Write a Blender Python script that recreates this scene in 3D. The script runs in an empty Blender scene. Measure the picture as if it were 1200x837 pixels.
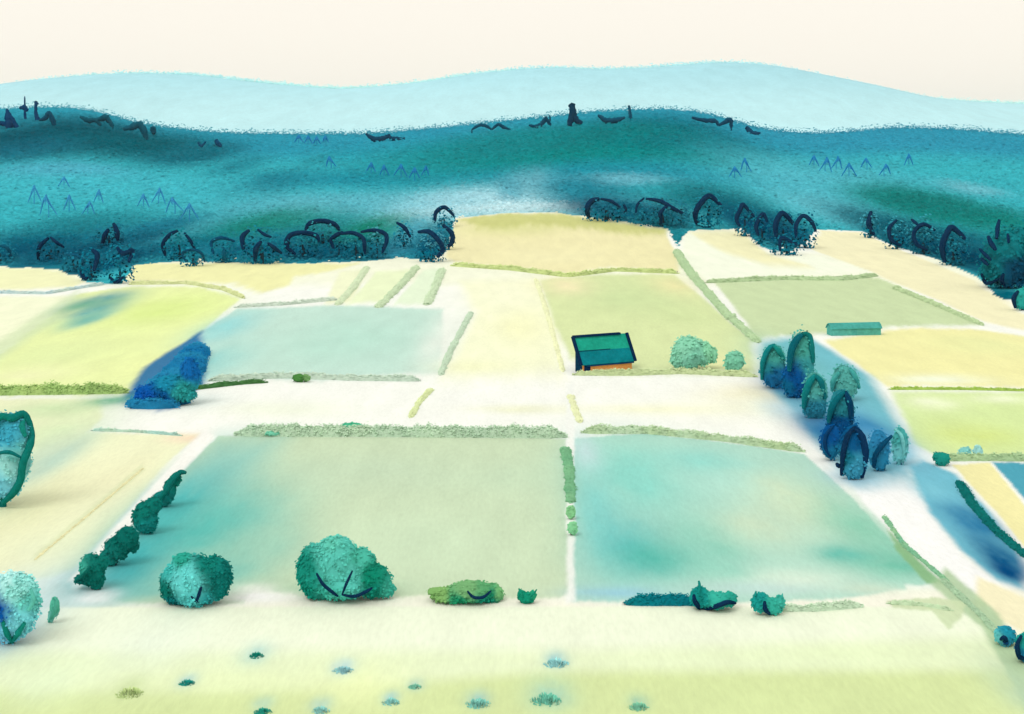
import bpy, math, random
import numpy as np
rng = np.random.default_rng(7)
random.seed(7)
S = bpy.context.scene
COL = S.collection

# ---------------------------------------------------------------- camera
CAM_H, F, HOR = 55.0, 1648.0, 169.0          # camera height (m), focal length and horizon row of a 1200 px wide picture
cam_d = bpy.data.cameras.new('camera'); cam = bpy.data.objects.new('camera', cam_d); COL.objects.link(cam)
cam.location = (0, 0, CAM_H); cam.rotation_euler = (math.radians(90), 0, 0)
cam_d.sensor_width = 36; cam_d.lens = 36*F/1200; cam_d.shift_y = -(418.5-HOR)/1200
cam_d.clip_start = 1; cam_d.clip_end = 30000
S.camera = cam

# ---------------------------------------------------------------- sky and sun (hazy bright day)
SUN_EL, SUN_AZ = 52, 215
w = bpy.data.worlds.new('World'); S.world = w; w.use_nodes = True
nt = w.node_tree; nt.nodes.clear()
out = nt.nodes.new('ShaderNodeOutputWorld'); bg = nt.nodes.new('ShaderNodeBackground')
sk = nt.nodes.new('ShaderNodeTexSky'); sk.sky_type = 'NISHITA'; sk.sun_disc = False
sk.sun_elevation = math.radians(SUN_EL); sk.sun_rotation = math.radians(SUN_AZ)
sk.air_density = 0.6; sk.dust_density = 6; sk.ozone_density = 0.5
mx = nt.nodes.new('ShaderNodeMix'); mx.data_type = 'RGBA'; mx.inputs[0].default_value = 0.90
nt.links.new(sk.outputs[0], mx.inputs[6]); mx.inputs[7].default_value = (11.05, 10.3, 9.1, 1)   # thin cream overcast over the blue
nt.links.new(mx.outputs[2], bg.inputs[0]); bg.inputs[1].default_value = 0.10
nt.links.new(bg.outputs[0], out.inputs[0])
sd = bpy.data.lights.new('sun', 'SUN'); sd.energy = 0.95; sd.angle = math.radians(28); sd.color = (1, .97, .92)
sun = bpy.data.objects.new('sun', sd); COL.objects.link(sun)
sun.rotation_euler = (math.radians(90-SUN_EL), 0, math.radians(-(SUN_AZ-180)))
S.view_settings.view_transform = 'Standard'; S.view_settings.look = 'None'
S.view_settings.exposure = 0.06; S.view_settings.gamma = 1; S.view_settings.use_curve_mapping = False

KG = np.array([1.235, 1.15, 1.05])            # light received by level ground, per channel
def lin(c):
    c = np.asarray(c, float)/255.0
    return np.where(c <= .04045, c/12.92, ((c+.055)/1.055)**2.4)
def alb(c): return np.clip(lin(c)/KG, 0, .9)
def straw(c):
    """pale crops are creamier than they look beside the blues"""
    if not (c[0] > 195 and c[1] > 190 and c[2] < 225): return c
    k = .26 if c[0] >= c[1]-12 else .06
    return (c[0]-3*(k > .2)+2*(k < .2), c[1]+5*(k > .2), c[2]+k*(235-c[2]))

# ---------------------------------------------------------------- terrain
def sstep(t):
    t = np.clip(t, 0, 1); return t*t*(3-2*t)
def table(rows, Y):
    a = np.array(rows, float)
    return (a[:, 0]-600)/F*Y, CAM_H + Y*(HOR-a[:, 1])/F
RX, RZ = table([(-500,150),(-200,138),(0,131),(60,128),(110,132),(160,148),(250,158),(340,160),(430,160),(520,152),(640,140),(720,132),(800,131),(850,141),(890,155),(960,160),(1050,152),(1120,154),(1200,161),(1500,150),(1800,158)], 2000)
FX, FZ = table([(-600,120),(-200,110),(0,104),(60,94),(150,87),(230,88),(300,97),(400,106),(480,100),(560,87),(640,80),(700,83),(760,81),(820,75),(880,75),(940,86),(1000,99),(1060,114),(1120,120),(1200,123),(1500,105),(1900,118)], 5000)
def smooth_table(X, tx, tz, r):
    return (np.interp(X-r, tx, tz)+2*np.interp(X, tx, tz)+np.interp(X+r, tx, tz)+np.interp(X-r/2, tx, tz)+np.interp(X+r/2, tx, tz))/6
def height(X, Y):
    X = np.asarray(X, float); Y = np.asarray(Y, float)
    hr = smooth_table(X*2000/np.maximum(Y, 1200), RX, RZ, 35)
    hf = smooth_table(X, FX, FZ, 90)
    z = hr*sstep((Y-740)/1260)*(1-sstep((Y-2000)/900))
    z = z + hf*sstep((Y-2800)/2200)*(1-.5*sstep((Y-5000)/3000))
    z = z + 12*np.exp(-((X-30)/95)**2/2-((Y-850)/95)**2/2)
    z = z + .5*np.sin(X/47+1)*np.sin(Y/61)*np.clip((Y-60)/200, 0, 1)
    return z
YS = np.exp(np.arange(math.log(40), math.log(6500), .0012))
def G(px, py):
    """ground point seen at column px, row py of the photograph"""
    X = (px-600)/F*YS
    row = HOR+F*(CAM_H-height(X, YS))/YS
    i = int(np.argmax(row <= py)) if (row <= py).any() else len(YS)-1
    return np.array([X[i], YS[i], float(height(X[i], YS[i]))])

# value noise
_P = rng.random((257, 257))
def noise2(x, y):
    xi = np.floor(x).astype(int); yi = np.floor(y).astype(int); fx = x-xi; fy = y-yi
    fx = fx*fx*(3-2*fx); fy = fy*fy*(3-2*fy); a = xi % 256; b = yi % 256
    return (_P[a, b]*(1-fx)+_P[a+1, b]*fx)*(1-fy)+(_P[a, b+1]*(1-fx)+_P[a+1, b+1]*fx)*fy
def fbm(x, y):
    return (noise2(x, y)*.5+noise2(x*2.1+7, y*2.1+3)*.3+noise2(x*4.3+1, y*4.3+9)*.2)*2-1

# ---------------------------------------------------------------- soil and crop colours, laid out over the land
LAYERS = []
def sizes(Y): return Y/F, Y*Y/(F*CAM_H)      # metres that one pixel covers across and along the ground
def poly(pts, col, soft=3, op=1, rough=1.5, hill=False):
    g = np.array([G(*p)[:2] for p in pts]); Yc = float(np.mean(g[:, 1]))
    if hill: sx, sy = Yc/F, 6.0*Yc/1400
    else: sx, sy = sizes(Yc)
    LAYERS.append(('p', g/np.array([sx, sy]), (sx, sy), alb(straw(col)), soft, op, rough))
def blob(cx, cy, rx, ry, col, op=1, hill=False):
    a = G(cx, cy); t = G(cx, cy-ry); b = G(cx, cy+ry)
    LAYERS.append(('b', a[:2], (rx*a[1]/F, max((t[1]-a[1]), 1), max((a[1]-b[1]), 1)), alb(col if hill else straw(col)), 0, op, 0))
def line(pts, wpx, col, soft=3, op=1, rough=1.5):
    p = np.array(pts, float); d = np.gradient(p, axis=0); n = np.stack([-d[:, 1], d[:, 0]], 1); n /= np.linalg.norm(n, axis=1)[:, None]+1e-9
    poly([tuple(q) for q in np.concatenate([p+n*wpx/2, (p-n*wpx/2)[::-1]])], col, soft, op, rough)
def paint(X, Y):
    c = np.empty((len(X), 3)); c[:] = alb((250, 249, 238))
    for kind, g, s, col, soft, op, rough in LAYERS:
        if kind == 'b':
            dy = Y-g[1]
            q = ((X-g[0])/s[0])**2+np.where(dy > 0, dy/s[1], dy/s[2])**2
            m = q < 6
            a = np.exp(-q[m]*1.3)*op
            wv = fbm(X[m]/(s[0]*.6), Y[m]/((s[1]+s[2])*.3)); a = np.clip(a*(1+.35*wv), 0, 1)
            c[m] = c[m]*(1-a[:, None])+col*a[:, None]
        else:
            sx, sy = s; x = X/sx; y = Y/sy; mg = soft*2+rough*2+2
            m = (x > g[:, 0].min()-mg) & (x < g[:, 0].max()+mg) & (y > g[:, 1].min()-mg) & (y < g[:, 1].max()+mg)
            if not m.any(): continue
            xm, ym = x[m], y[m]; d2 = np.full(len(xm), 1e18); ins = np.zeros(len(xm), bool)
            for i in range(len(g)):
                ax, ay = g[i]; bx, by = g[(i+1) % len(g)]; ex, ey = bx-ax, by-ay
                t = np.clip(((xm-ax)*ex+(ym-ay)*ey)/(ex*ex+ey*ey+1e-9), 0, 1)
                d2 = np.minimum(d2, (xm-ax-t*ex)**2+(ym-ay-t*ey)**2)
                cr = ((ay > ym) != (by > ym)) & (xm < ex*(ym-ay)/(ey+1e-12)+ax)
                ins ^= cr
            sdf = np.where(ins, 1, -1)*np.sqrt(d2)+rough*fbm(xm/5, ym/5)+rough*1.2*fbm(xm/22, ym/22)
            a = sstep(.5+sdf/(2*soft))*op
            c[m] = c[m]*(1-a[:, None])+col*a[:, None]
    return c

# the forest edge, from left to right
EDGE = [(-450,300),(-200,312),(0,313),(60,315),(95,327),(115,333),(145,331),(155,312),(200,307),(280,308),(340,309),(420,307),(470,302),(510,305),(522,295),(530,275),(533,256),(590,250),(640,249),(720,258),(780,267),(793,289),(806,270),(870,268),(892,290),(920,297),(943,285),(955,269),(1010,271),(1050,289),(1100,305),(1145,325),(1165,345),(1190,360),(1210,366),(1400,370),(1650,350)]
eg = np.array([G(*p)[:2] for p in EDGE])
# ---- forested hills
HILL_BASE = (62, 186, 196)
hill_layers = [
 ('b',600,158,1100,16,(40,152,180),.8),
 ('b',1080,165,220,14,(50,156,184),.7),
 ('b',60,158,120,26,(0,88,104),1), ('b',160,172,80,19,(0,98,110),1), ('b',228,183,38,15,(14,108,124),.95), ('b',20,178,60,14,(14,100,122),.8),
 ('b',280,195,24,13,(30,134,150),.8), ('b',320,215,45,15,(22,124,142),.85), ('b',375,187,14,7,(40,140,150),.8),
 ('b',120,218,160,20,(72,192,204),.9), ('b',70,198,70,9,(96,180,206),.5), ('b',400,240,130,14,(112,194,208),.6),
 ('b',440,208,100,12,(18,140,164),.7), ('b',470,180,120,14,(40,164,180),.6),
 ('b',560,185,120,22,(30,156,164),.8), ('b',690,176,190,30,(0,142,138),1), ('b',790,155,90,20,(4,116,134),.9), ('b',720,158,110,14,(0,128,128),.8), ('b',700,205,180,16,(30,148,172),.7), ('b',590,170,80,18,(20,134,140),.6),
 ('b',560,236,80,15,(176,226,234),.95), ('b',500,250,50,15,(140,212,224),.85), ('b',625,222,34,20,(150,214,224),.6), ('b',720,211,60,7,(130,204,218),.7), ('b',620,244,120,8,(206,238,240),1),  # mist at the hill foot, painted as pale patches of hillside colour
 ('b',598,224,15,12,(50,160,180),.6), ('b',672,222,45,18,(26,144,164),.8), ('b',730,246,70,22,(12,104,126),.95), ('b',830,235,60,18,(16,118,124),.8), ('b',860,245,55,22,(14,112,124),.8),
 ('b',960,215,100,26,(92,194,208),.8), ('b',975,248,50,20,(110,200,212),.8), ('b',905,268,45,26,(8,92,116),.95), ('b',800,282,14,16,(20,130,140),.9),
 ('b',1075,240,55,24,(8,132,124),.95), ('b',1045,265,40,22,(12,108,122),.85), ('b',1110,280,60,26,(8,92,112),.95), ('b',1160,258,75,30,(14,136,126),.95), ('b',1185,310,45,45,(8,92,106),.95), ('b',1140,222,30,8,(120,194,206),.7), ('b',1090,240,50,16,(20,124,120),.7),
 ('b',40,285,90,26,(8,104,126),.9), ('b',130,292,50,32,(6,88,112),.95), ('b',100,262,60,14,(30,134,144),.7), ('b',190,265,28,12,(24,120,144),.8), ('b',215,290,60,20,(16,116,138),.9), ('b',250,262,22,22,(80,176,190),.5),
 ('b',320,262,55,16,(16,128,108),.9), ('b',330,290,75,18,(8,96,124),.9), ('b',430,274,50,18,(16,132,110),.9), ('b',420,296,70,12,(10,100,130),.85), ('b',475,280,18,20,(86,176,200),.7), ('b',505,285,22,20,(10,98,124),.95),
 ('b',380,265,35,14,(20,122,120),.6),
 ('b',15,298,40,14,(4,86,112),.9), ('b',70,300,40,14,(4,84,110),.9), ('b',120,312,34,20,(2,78,104),1), ('b',290,296,50,10,(4,92,118),.8), ('b',380,297,50,10,(4,88,114),.9), ('b',430,292,40,12,(6,100,118),.8), ('b',508,292,16,14,(4,84,112),1), ('b',705,246,34,10,(4,88,112),.9), ('b',775,256,40,12,(6,92,112),.8), ('b',905,274,36,20,(0,76,104),1), ('b',1090,290,40,14,(2,84,108),.9), ('b',1125,300,30,18,(0,72,98),1), ('b',1180,322,34,30,(0,70,92),1), ('b',1185,350,50,14,(0,96,112),1),
]
LAYERS = []
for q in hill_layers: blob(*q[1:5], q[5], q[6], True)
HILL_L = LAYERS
# ---- the fields
LAYERS = []
meadow = (243, 240, 206)
poly([(-600,300),(1800,300),(1800,335),(-600,335)], (250,242,216), 6)
poly([(-60,314),(60,314),(100,330),(84,338),(-60,341)], (247,238,178), 3)
poly([(-200,347),(90,347),(0,415),(-200,440)], (250,243,205), 5)
poly([(156,309),(420,309),(388,318),(345,324),(340,334),(305,345),(270,333),(150,330)], (245,234,158), 3)
poly([(92,345),(150,336),(235,336),(284,350),(262,366),(236,390),(150,462),(-160,464),(-160,440),(0,415)], (239,239,152), 3)
blob(190,365,70,22,(222,232,112),.8); blob(60,415,80,25,(228,232,150),.7); blob(200,425,50,20,(244,240,150),.7); blob(30,440,60,14,(244,238,170),.8)
line([(-20,425),(40,382),(95,348)], 18, (214,222,162), 6, .7)
blob(120,352,26,12,(44,138,168),1); blob(110,364,20,12,(60,156,170),1); blob(104,376,14,10,(110,184,172),.8); blob(112,372,14,14,(120,190,180),.6); blob(98,358,20,9,(110,176,140),.7); blob(100,372,16,12,(120,188,170),.6); blob(135,352,24,10,(150,195,150),.5)
poly([(-200,468),(118,468),(120,490),(104,506),(232,510),(195,545),(86,668),(20,690),(-300,690)], (246,238,190), 4)
blob(60,510,60,30,(216,226,164),.7); blob(55,545,26,40,(176,210,196),.8); blob(60,480,70,14,(212,222,158),.85); blob(20,600,60,50,(236,226,160),.5); blob(215,514,24,7,(252,216,178),.8); blob(150,560,50,30,(248,234,180),.6); blob(40,540,40,40,(196,218,190),.7); blob(60,640,60,20,(240,236,190),.7)
line([(40,655),(100,605),(168,548)], 8, (224,220,158), 3, .6)
poly([(238,388),(278,362),(400,358),(520,362),(516,436),(470,441),(240,446),(214,470),(206,462)], (196,226,208), 4)
blob(262,385,34,20,(146,214,214),.9); blob(250,425,40,25,(160,218,210),.8); blob(400,400,90,30,(186,225,206),.8); blob(520,400,28,45,(238,242,228),.9)
poly([(398,318),(430,316),(412,355),(380,356)], (246,240,196), 3); poly([(440,318),(486,316),(450,355),(408,357)], (240,240,190), 3); poly([(496,316),(520,314),(506,355),(462,357)], (236,240,206), 3)
poly([(540,330),(630,328),(655,380),(658,440),(520,442),(556,368)], (252,244,200), 10, .9)
blob(610,385,40,25,(250,240,180),.7); blob(590,345,50,20,(251,242,206),.8); blob(560,430,50,10,(250,242,190),.8)
poly([(534,257),(590,251),(650,251),(720,260),(778,270),(790,292),(795,318),(720,313),(665,322),(600,314),(532,307),(522,302)], (243,226,160), 2)
blob(600,268,60,10,(222,214,120),.7)
poly([(536,257),(590,250),(650,250),(720,259),(780,268),(778,275),(700,270),(640,265),(560,266)], (204,198,86), 2.5, .85)
blob(640,300,90,12,(248,232,170),.6)
poly([(632,328),(700,322),(790,322),(882,400),(888,438),(760,438),(700,435),(668,420),(650,380)], (222,224,148), 4)
blob(665,335,36,12,(250,228,170),.9); blob(740,350,60,22,(208,216,138),.8); blob(790,335,30,14,(240,224,150),.7); blob(850,425,40,10,(240,228,150),.8); blob(800,370,36,14,(214,220,140),.6)
poly([(802,272),(868,270),(900,300),(960,300),(1030,320),(930,322),(830,330),(798,296)], (250,244,222), 3)
poly([(808,272),(870,270),(900,298),(950,312),(900,310),(850,296)], (246,233,176), 5)
poly([(838,331),(925,327),(1028,325),(1090,352),(1150,381),(1040,384),(985,392),(905,394),(888,398)], (203,220,168), 2.5)
poly([(960,270),(1010,272),(1060,295),(1145,330),(1200,368),(1300,380),(1300,392),(1200,388),(1155,378),(1100,352),(1050,332),(1020,318),(950,292)], (248,233,182), 3)
poly([(966,400),(1060,385),(1145,386),(1200,394),(1400,398),(1400,455),(1040,453)], (246,232,150), 3)
blob(1150,405,60,14,(238,232,150),.7); blob(1100,445,60,7,(250,245,215),.9)
poly([(1046,460),(1400,460),(1400,535),(1100,536),(1070,520),(1060,490)], (220,229,140), 5)
blob(1090,472,34,9,(248,244,205),.85); blob(1170,468,40,6,(246,243,200),.8); blob(1140,510,60,16,(212,226,122),.7)
poly([(-200,640),(100,690),(1150,690),(1700,690),(1700,835),(-600,835)], (250,246,226), 6)
blob(880,465,60,16,(249,232,178),.75); blob(780,480,110,8,(250,240,200),.8); blob(610,480,60,6,(240,232,180),.7); blob(880,478,120,20,(252,243,215),.5); blob(330,480,90,12,(247,243,214),.6)
# the two big fields
BIG_L = [(256,511),(420,512),(540,512),(664,514),(668,600),(670,701),(520,700),(350,699),(300,690),(285,708),(130,706),(96,684),(150,620),(215,552)]
BIG_R = [(674,514),(760,508),(860,520),(942,532),(1000,585),(1050,640),(1112,684),(1060,686),(1060,690),(1000,700),(920,706),(800,706),(668,706),(669,600)]
poly(BIG_L, (203,221,182), 2)
poly([(256,513),(330,514),(300,560),(240,620),(120,700),(98,684),(150,620),(212,558)], (150,204,190), 40, .8, 3)
blob(200,600,60,60,(84,184,182),1); blob(290,600,70,50,(130,200,184),.8); blob(130,680,50,26,(50,164,170),.9); blob(235,630,80,50,(92,190,178),.9); blob(120,690,60,20,(60,170,172),.8); blob(150,655,50,34,(66,176,176),.95); blob(175,690,60,14,(120,192,180),.7); blob(270,670,60,30,(120,192,176),.75); blob(330,640,50,30,(140,200,180),.5); blob(300,690,26,7,(238,240,226),.9); blob(500,640,140,60,(214,226,182),.6)
blob(440,555,120,25,(196,218,184),.6); blob(400,690,70,12,(150,204,170),.6)
poly(BIG_R, (182,220,200), 2)
blob(745,560,85,50,(146,216,200),.95); blob(735,640,60,46,(104,194,188),.95); blob(770,655,60,26,(78,180,164),.85); blob(830,640,60,40,(140,206,184),.8); blob(860,560,70,34,(176,222,206),.8)
blob(930,590,60,40,(212,228,190),.85); blob(890,620,50,26,(208,226,190),.8); blob(1010,620,50,40,(140,202,174),.85); blob(1040,660,60,22,(116,192,166),.9); blob(985,650,34,12,(104,190,172),.9); blob(930,680,80,16,(222,232,208),.9); blob(720,695,60,9,(150,200,220),.7); blob(880,690,90,10,(196,222,216),.6); blob(1020,690,40,7,(206,226,200),.8)
blob(700,600,30,60,(122,206,200),.6); blob(820,540,60,16,(150,218,204),.7); blob(850,670,40,14,(150,212,190),.6); blob(600,560,60,20,(198,222,186),.6)
blob(685,530,22,24,(200,226,224),.7)
poly([(1034,604),(1062,640),(1100,668),(1114,685),(1086,684),(1050,645)], (140,184,130), 2.5, .9)
# tracks left pale
line([(668,450),(668,600),(669,705)], 9, (246,246,236), 2.5, .9)
line([(246,508),(205,552),(140,622),(88,684)], 14, (251,248,238), 4, .95)
blob(300,700,50,7,(254,252,246),.95); blob(110,700,30,10,(254,252,246),.9)
# blue water meadow and its strip on the right
poly([(985,548),(1062,548),(1086,600),(1130,655),(1200,706),(1160,735),(1112,690),(1060,640),(1010,588)], (251,249,243), 4, 1)
poly([(1066,546),(1082,540),(1120,556),(1160,600),(1196,650),(1198,690),(1168,680),(1126,645),(1088,600)], (104,186,204), 5, .95)
blob(1176,655,26,30,(4,86,132),1); blob(1140,612,28,26,(24,112,160),.9); blob(1092,575,24,16,(130,200,214),.8); blob(1180,670,18,16,(6,74,124),.95)

poly([(1116,546),(1160,543),(1200,592),(1260,650),(1200,640),(1160,592)], (247,230,150), 2)
poly([(1164,543),(1330,543),(1330,640),(1205,590)], (84,166,184), 2)
poly([(1146,676),(1200,700),(1300,740),(1300,800),(1196,740),(1140,712)], (249,232,184), 5)
# near meadow
poly([(-900,712),(1160,712),(1200,780),(1500,840),(2600,3000),(-2600,3000)], (246,243,214), 5)
poly([(-900,768),(700,762),(1200,745),(1500,790),(2600,3000),(-2600,3000)], (236,238,186), 22, .9)
poly([(-900,812),(400,806),(640,788),(1300,785),(2600,3000),(-2600,3000)], (212,227,156), 20, .9)
blob(250,800,200,18,(238,240,176),.8); blob(420,805,60,30,(244,244,170),.7); blob(1000,770,160,14,(236,240,184),.6); blob(60,800,60,30,(236,242,196),.6)
line([(1100,676),(1160,728),(1200,800),(1230,860)], 26, (178,204,160), 5, .9); blob(1195,810,34,40,(190,214,180),.8)
poly([(1038,704),(1100,700),(1132,706),(1128,722),(1112,738),(1092,716),(1046,713)], (204,220,172), 2, .9)
for (x,y,r,c,o) in [(300,766,20,(170,212,204),.7),(220,798,13,(170,212,210),.7),(402,782,16,(186,218,214),.8),(308,825,14,(170,212,196),.6),(376,826,15,(168,210,204),.6),(652,773,15,(160,206,206),.8),(487,803,12,(176,212,196),.7),(458,818,12,(166,208,202),.8),(560,820,16,(158,204,196),.7),(645,815,30,(150,204,190),.7),(748,822,14,(156,202,176),.7),(152,806,20,(206,222,160),.9),(185,750,60,(240,242,224),.4)]:
    blob(x, y, r, r*.75, c, o)
blob(20,710,70,50,(196,224,224),.8); blob(5,745,40,30,(170,210,224),.7)
# wash of blue ground colour below the poplars
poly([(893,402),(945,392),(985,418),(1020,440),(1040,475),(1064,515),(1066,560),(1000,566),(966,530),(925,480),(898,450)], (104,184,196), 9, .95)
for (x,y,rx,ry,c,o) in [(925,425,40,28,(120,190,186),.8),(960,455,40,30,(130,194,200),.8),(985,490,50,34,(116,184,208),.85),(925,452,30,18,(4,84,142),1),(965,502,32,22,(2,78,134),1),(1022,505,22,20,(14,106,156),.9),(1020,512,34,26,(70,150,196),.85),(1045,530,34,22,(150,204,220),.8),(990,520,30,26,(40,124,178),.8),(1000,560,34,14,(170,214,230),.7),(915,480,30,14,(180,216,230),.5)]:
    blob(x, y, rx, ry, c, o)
poly([(236,388),(240,450),(214,474),(186,482),(140,470),(170,430)], (28,112,164), 5, .95); blob(205,440,18,18,(70,160,160),.6); blob(130,470,34,8,(90,170,130),.8); blob(225,470,40,9,(220,236,228),.7)
FIELD_L = LAYERS

def inpoly(x, y, g):
    ins = np.zeros(x.shape, bool)
    for i in range(len(g)):
        ax, ay = g[i]; bx, by = g[(i+1) % len(g)]
        ins ^= ((ay > y) != (by > y)) & (x < (bx-ax)*(y-ay)/((by-ay)+1e-12)+ax)
    return ins
def forest_mask(X, Y):
    u = X/np.maximum(Y, 1); eu = eg[:, 0]/eg[:, 1]; o = np.argsort(eu)
    # edge as a closed region: everything beyond the edge polyline
    far = np.array([[9000., 12000.], [-9000., 12000.]])
    return inpoly(X, Y, np.concatenate([eg, [[6000, 2500]], far, [[-6000, 2500]]]))
def ground_colour(X, Y):
    global LAYERS
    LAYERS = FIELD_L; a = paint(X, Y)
    LAYERS = HILL_L
    fm = forest_mask(X+sizes(700)[0]*3*fbm(X/5, Y/14), Y+8*fbm(X/6+5, Y/16)) & (Y > 500)
    h = np.empty((len(X), 3)); h[:] = alb(HILL_BASE)
    base = paint.__globals__
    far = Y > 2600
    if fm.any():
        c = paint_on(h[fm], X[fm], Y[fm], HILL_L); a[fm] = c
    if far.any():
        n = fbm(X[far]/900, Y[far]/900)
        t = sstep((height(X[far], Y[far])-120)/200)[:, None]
        a[far] = alb((196,235,237))*(1-t)+alb((178,226,233))*t  # pale blue of distance haze painted into the far hills' colour
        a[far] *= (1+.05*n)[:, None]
    return a
def paint_on(c, X, Y, layers):
    for kind, g, s, col, soft, op, rough in layers:
        dy = Y-g[1]; q = ((X-g[0])/s[0])**2+np.where(dy > 0, dy/s[1], dy/s[2])**2
        m = q < 6
        a = np.exp(-(q[m]**1.4)*.8)*op; wv = fbm(X[m]/(s[0]*.5)+3, Y[m]/((s[1]+s[2])*.3)); a = np.clip(a*(1+.3*wv), 0, 1)[:, None]
        c[m] = c[m]*(1-a)+col*a
    return c

# ---------------------------------------------------------------- materials (procedural: grain of soil, leaf and pigment over the thing's own colours)
def material(name, sx, sy, amp=.10, broad=.0, amp2=.0, rough=.95, bump=0, trans=0, spec=0.0):
    m = bpy.data.materials.new(name); m.use_nodes = True; n = m.node_tree; n.nodes.clear()
    o = n.nodes.new('ShaderNodeOutputMaterial'); p = n.nodes.new('ShaderNodeBsdfPrincipled')
    p.inputs['Roughness'].default_value = rough; p.inputs['Specular IOR Level'].default_value = spec
    at = n.nodes.new('ShaderNodeAttribute'); at.attribute_name = 'Col'
    g = n.nodes.new('ShaderNodeNewGeometry'); mp = n.nodes.new('ShaderNodeMapping'); mp.inputs['Scale'].default_value = (sx, sy, sx)
    n.links.new(g.outputs['Position'], mp.inputs[0])
    nz = n.nodes.new('ShaderNodeTexNoise'); nz.inputs['Scale'].default_value = 1; nz.inputs['Detail'].default_value = 5; nz.inputs['Roughness'].default_value = .7
    n.links.new(mp.outputs[0], nz.inputs['Vector'])
    mr = n.nodes.new('ShaderNodeMapRange'); mr.inputs['From Min'].default_value = .25; mr.inputs['From Max'].default_value = .75
    mr.inputs['To Min'].default_value = 1-amp; mr.inputs['To Max'].default_value = 1+amp*.6
    n.links.new(nz.outputs[0], mr.inputs[0])
    mul = n.nodes.new('ShaderNodeVectorMath'); mul.operation = 'SCALE'
    n.links.new(at.outputs['Color'], mul.inputs[0]); n.links.new(mr.outputs[0], mul.inputs['Scale'])
    src = mul.outputs[0]
    if amp2:
        nb = n.nodes.new('ShaderNodeTexNoise'); nb.inputs['Scale'].default_value = broad; nb.inputs['Detail'].default_value = 4
        n.links.new(mp.outputs[0], nb.inputs['Vector'])
        m2 = n.nodes.new('ShaderNodeMapRange'); m2.inputs['From Min'].default_value = .3; m2.inputs['From Max'].default_value = .7
        m2.inputs['To Min'].default_value = 1-amp2; m2.inputs['To Max'].default_value = 1+amp2*.6
        n.links.new(nb.outputs[0], m2.inputs[0])
        mu2 = n.nodes.new('ShaderNodeVectorMath'); mu2.operation = 'SCALE'
        n.links.new(src, mu2.inputs[0]); n.links.new(m2.outputs[0], mu2.inputs['Scale']); src = mu2.outputs[0]
    n.links.new(src, p.inputs['Base Color'])
    if bump:
        b = n.nodes.new('ShaderNodeBump'); b.inputs['Strength'].default_value = bump; b.inputs['Distance'].default_value = 1/sx*.3
        n.links.new(nz.outputs[0], b.inputs['Height']); n.links.new(b.outputs[0], p.inputs['Normal'])
    if trans:                                    # thin leaves let light through
        tr = n.nodes.new('ShaderNodeBsdfTranslucent'); ms = n.nodes.new('ShaderNodeMixShader'); ms.inputs[0].default_value = trans
        n.links.new(src, tr.inputs[0]); n.links.new(p.outputs[0], ms.inputs[1]); n.links.new(tr.outputs[0], ms.inputs[2]); n.links.new(ms.outputs[0], o.inputs[0])
    else: n.links.new(p.outputs[0], o.inputs[0])
    return m
M_FIELD = material('field soil and crop', 1.9, .42, .085, .10, .05, bump=.3)
M_HILL = material('wooded hillside', .35, .10, .22, .2, .12, bump=.3)
M_FAR = material('distant hillside', .10, .03, .07, .2, .05)
M_LEAF = material('leaves', 1.6, 1.6, .12, .3, .08, trans=.12)
M_LEAFFAR = material('far leaves', .3, .3, .12, .3, .08, trans=.12)
M_FARLEAF = material('distant leaves', .10, .03, .05, .2, .04, trans=.12)
M_BOUGH = material('dark boughs', 1.5, 1.5, .3)
M_PAINT = material('painted boards', 1.2, 1.2, .25, .3, .15)

# ---------------------------------------------------------------- mesh helpers
def make_mesh(name, V, Fq, C, mat, N=None, smooth=True):
    V = np.asarray(V, np.float32); Fq = np.asarray(Fq, np.int32); k = Fq.shape[1]
    me = bpy.data.meshes.new(name); me.vertices.add(len(V)); me.vertices.foreach_set('co', V.ravel())
    me.loops.add(Fq.size); me.loops.foreach_set('vertex_index', Fq.ravel())
    me.polygons.add(len(Fq)); me.polygons.foreach_set('loop_start', np.arange(0, Fq.size, k, dtype=np.int32))
    me.polygons.foreach_set('loop_total', np.full(len(Fq), k, np.int32))
    me.polygons.foreach_set('use_smooth', np.full(len(Fq), smooth))
    me.update(calc_edges=True)
    a = me.color_attributes.new('Col', 'FLOAT_COLOR', 'POINT')
    C = np.asarray(C, np.float32); C4 = np.ones((len(V), 4), np.float32); C4[:, :3] = np.clip(C, 0, .95)
    a.data.foreach_set('color', C4.ravel())
    if N is not None: me.normals_split_custom_set_from_vertices(np.asarray(N, np.float32).tolist())
    me.materials.append(mat); return me
def link(name, me, parent=None, loc=None):
    o = bpy.data.objects.new(name, me); COL.objects.link(o)
    if parent is not None: o.parent = parent
    if loc is not None: o.location = loc
    return o
def root(name, label, cat, loc, group=None):
    o = bpy.data.objects.new(name, None); COL.objects.link(o); o.location = loc
    o['label'] = label; o['category'] = cat
    if group: o['group'] = group
    o.empty_display_size = .5
    return o

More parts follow.
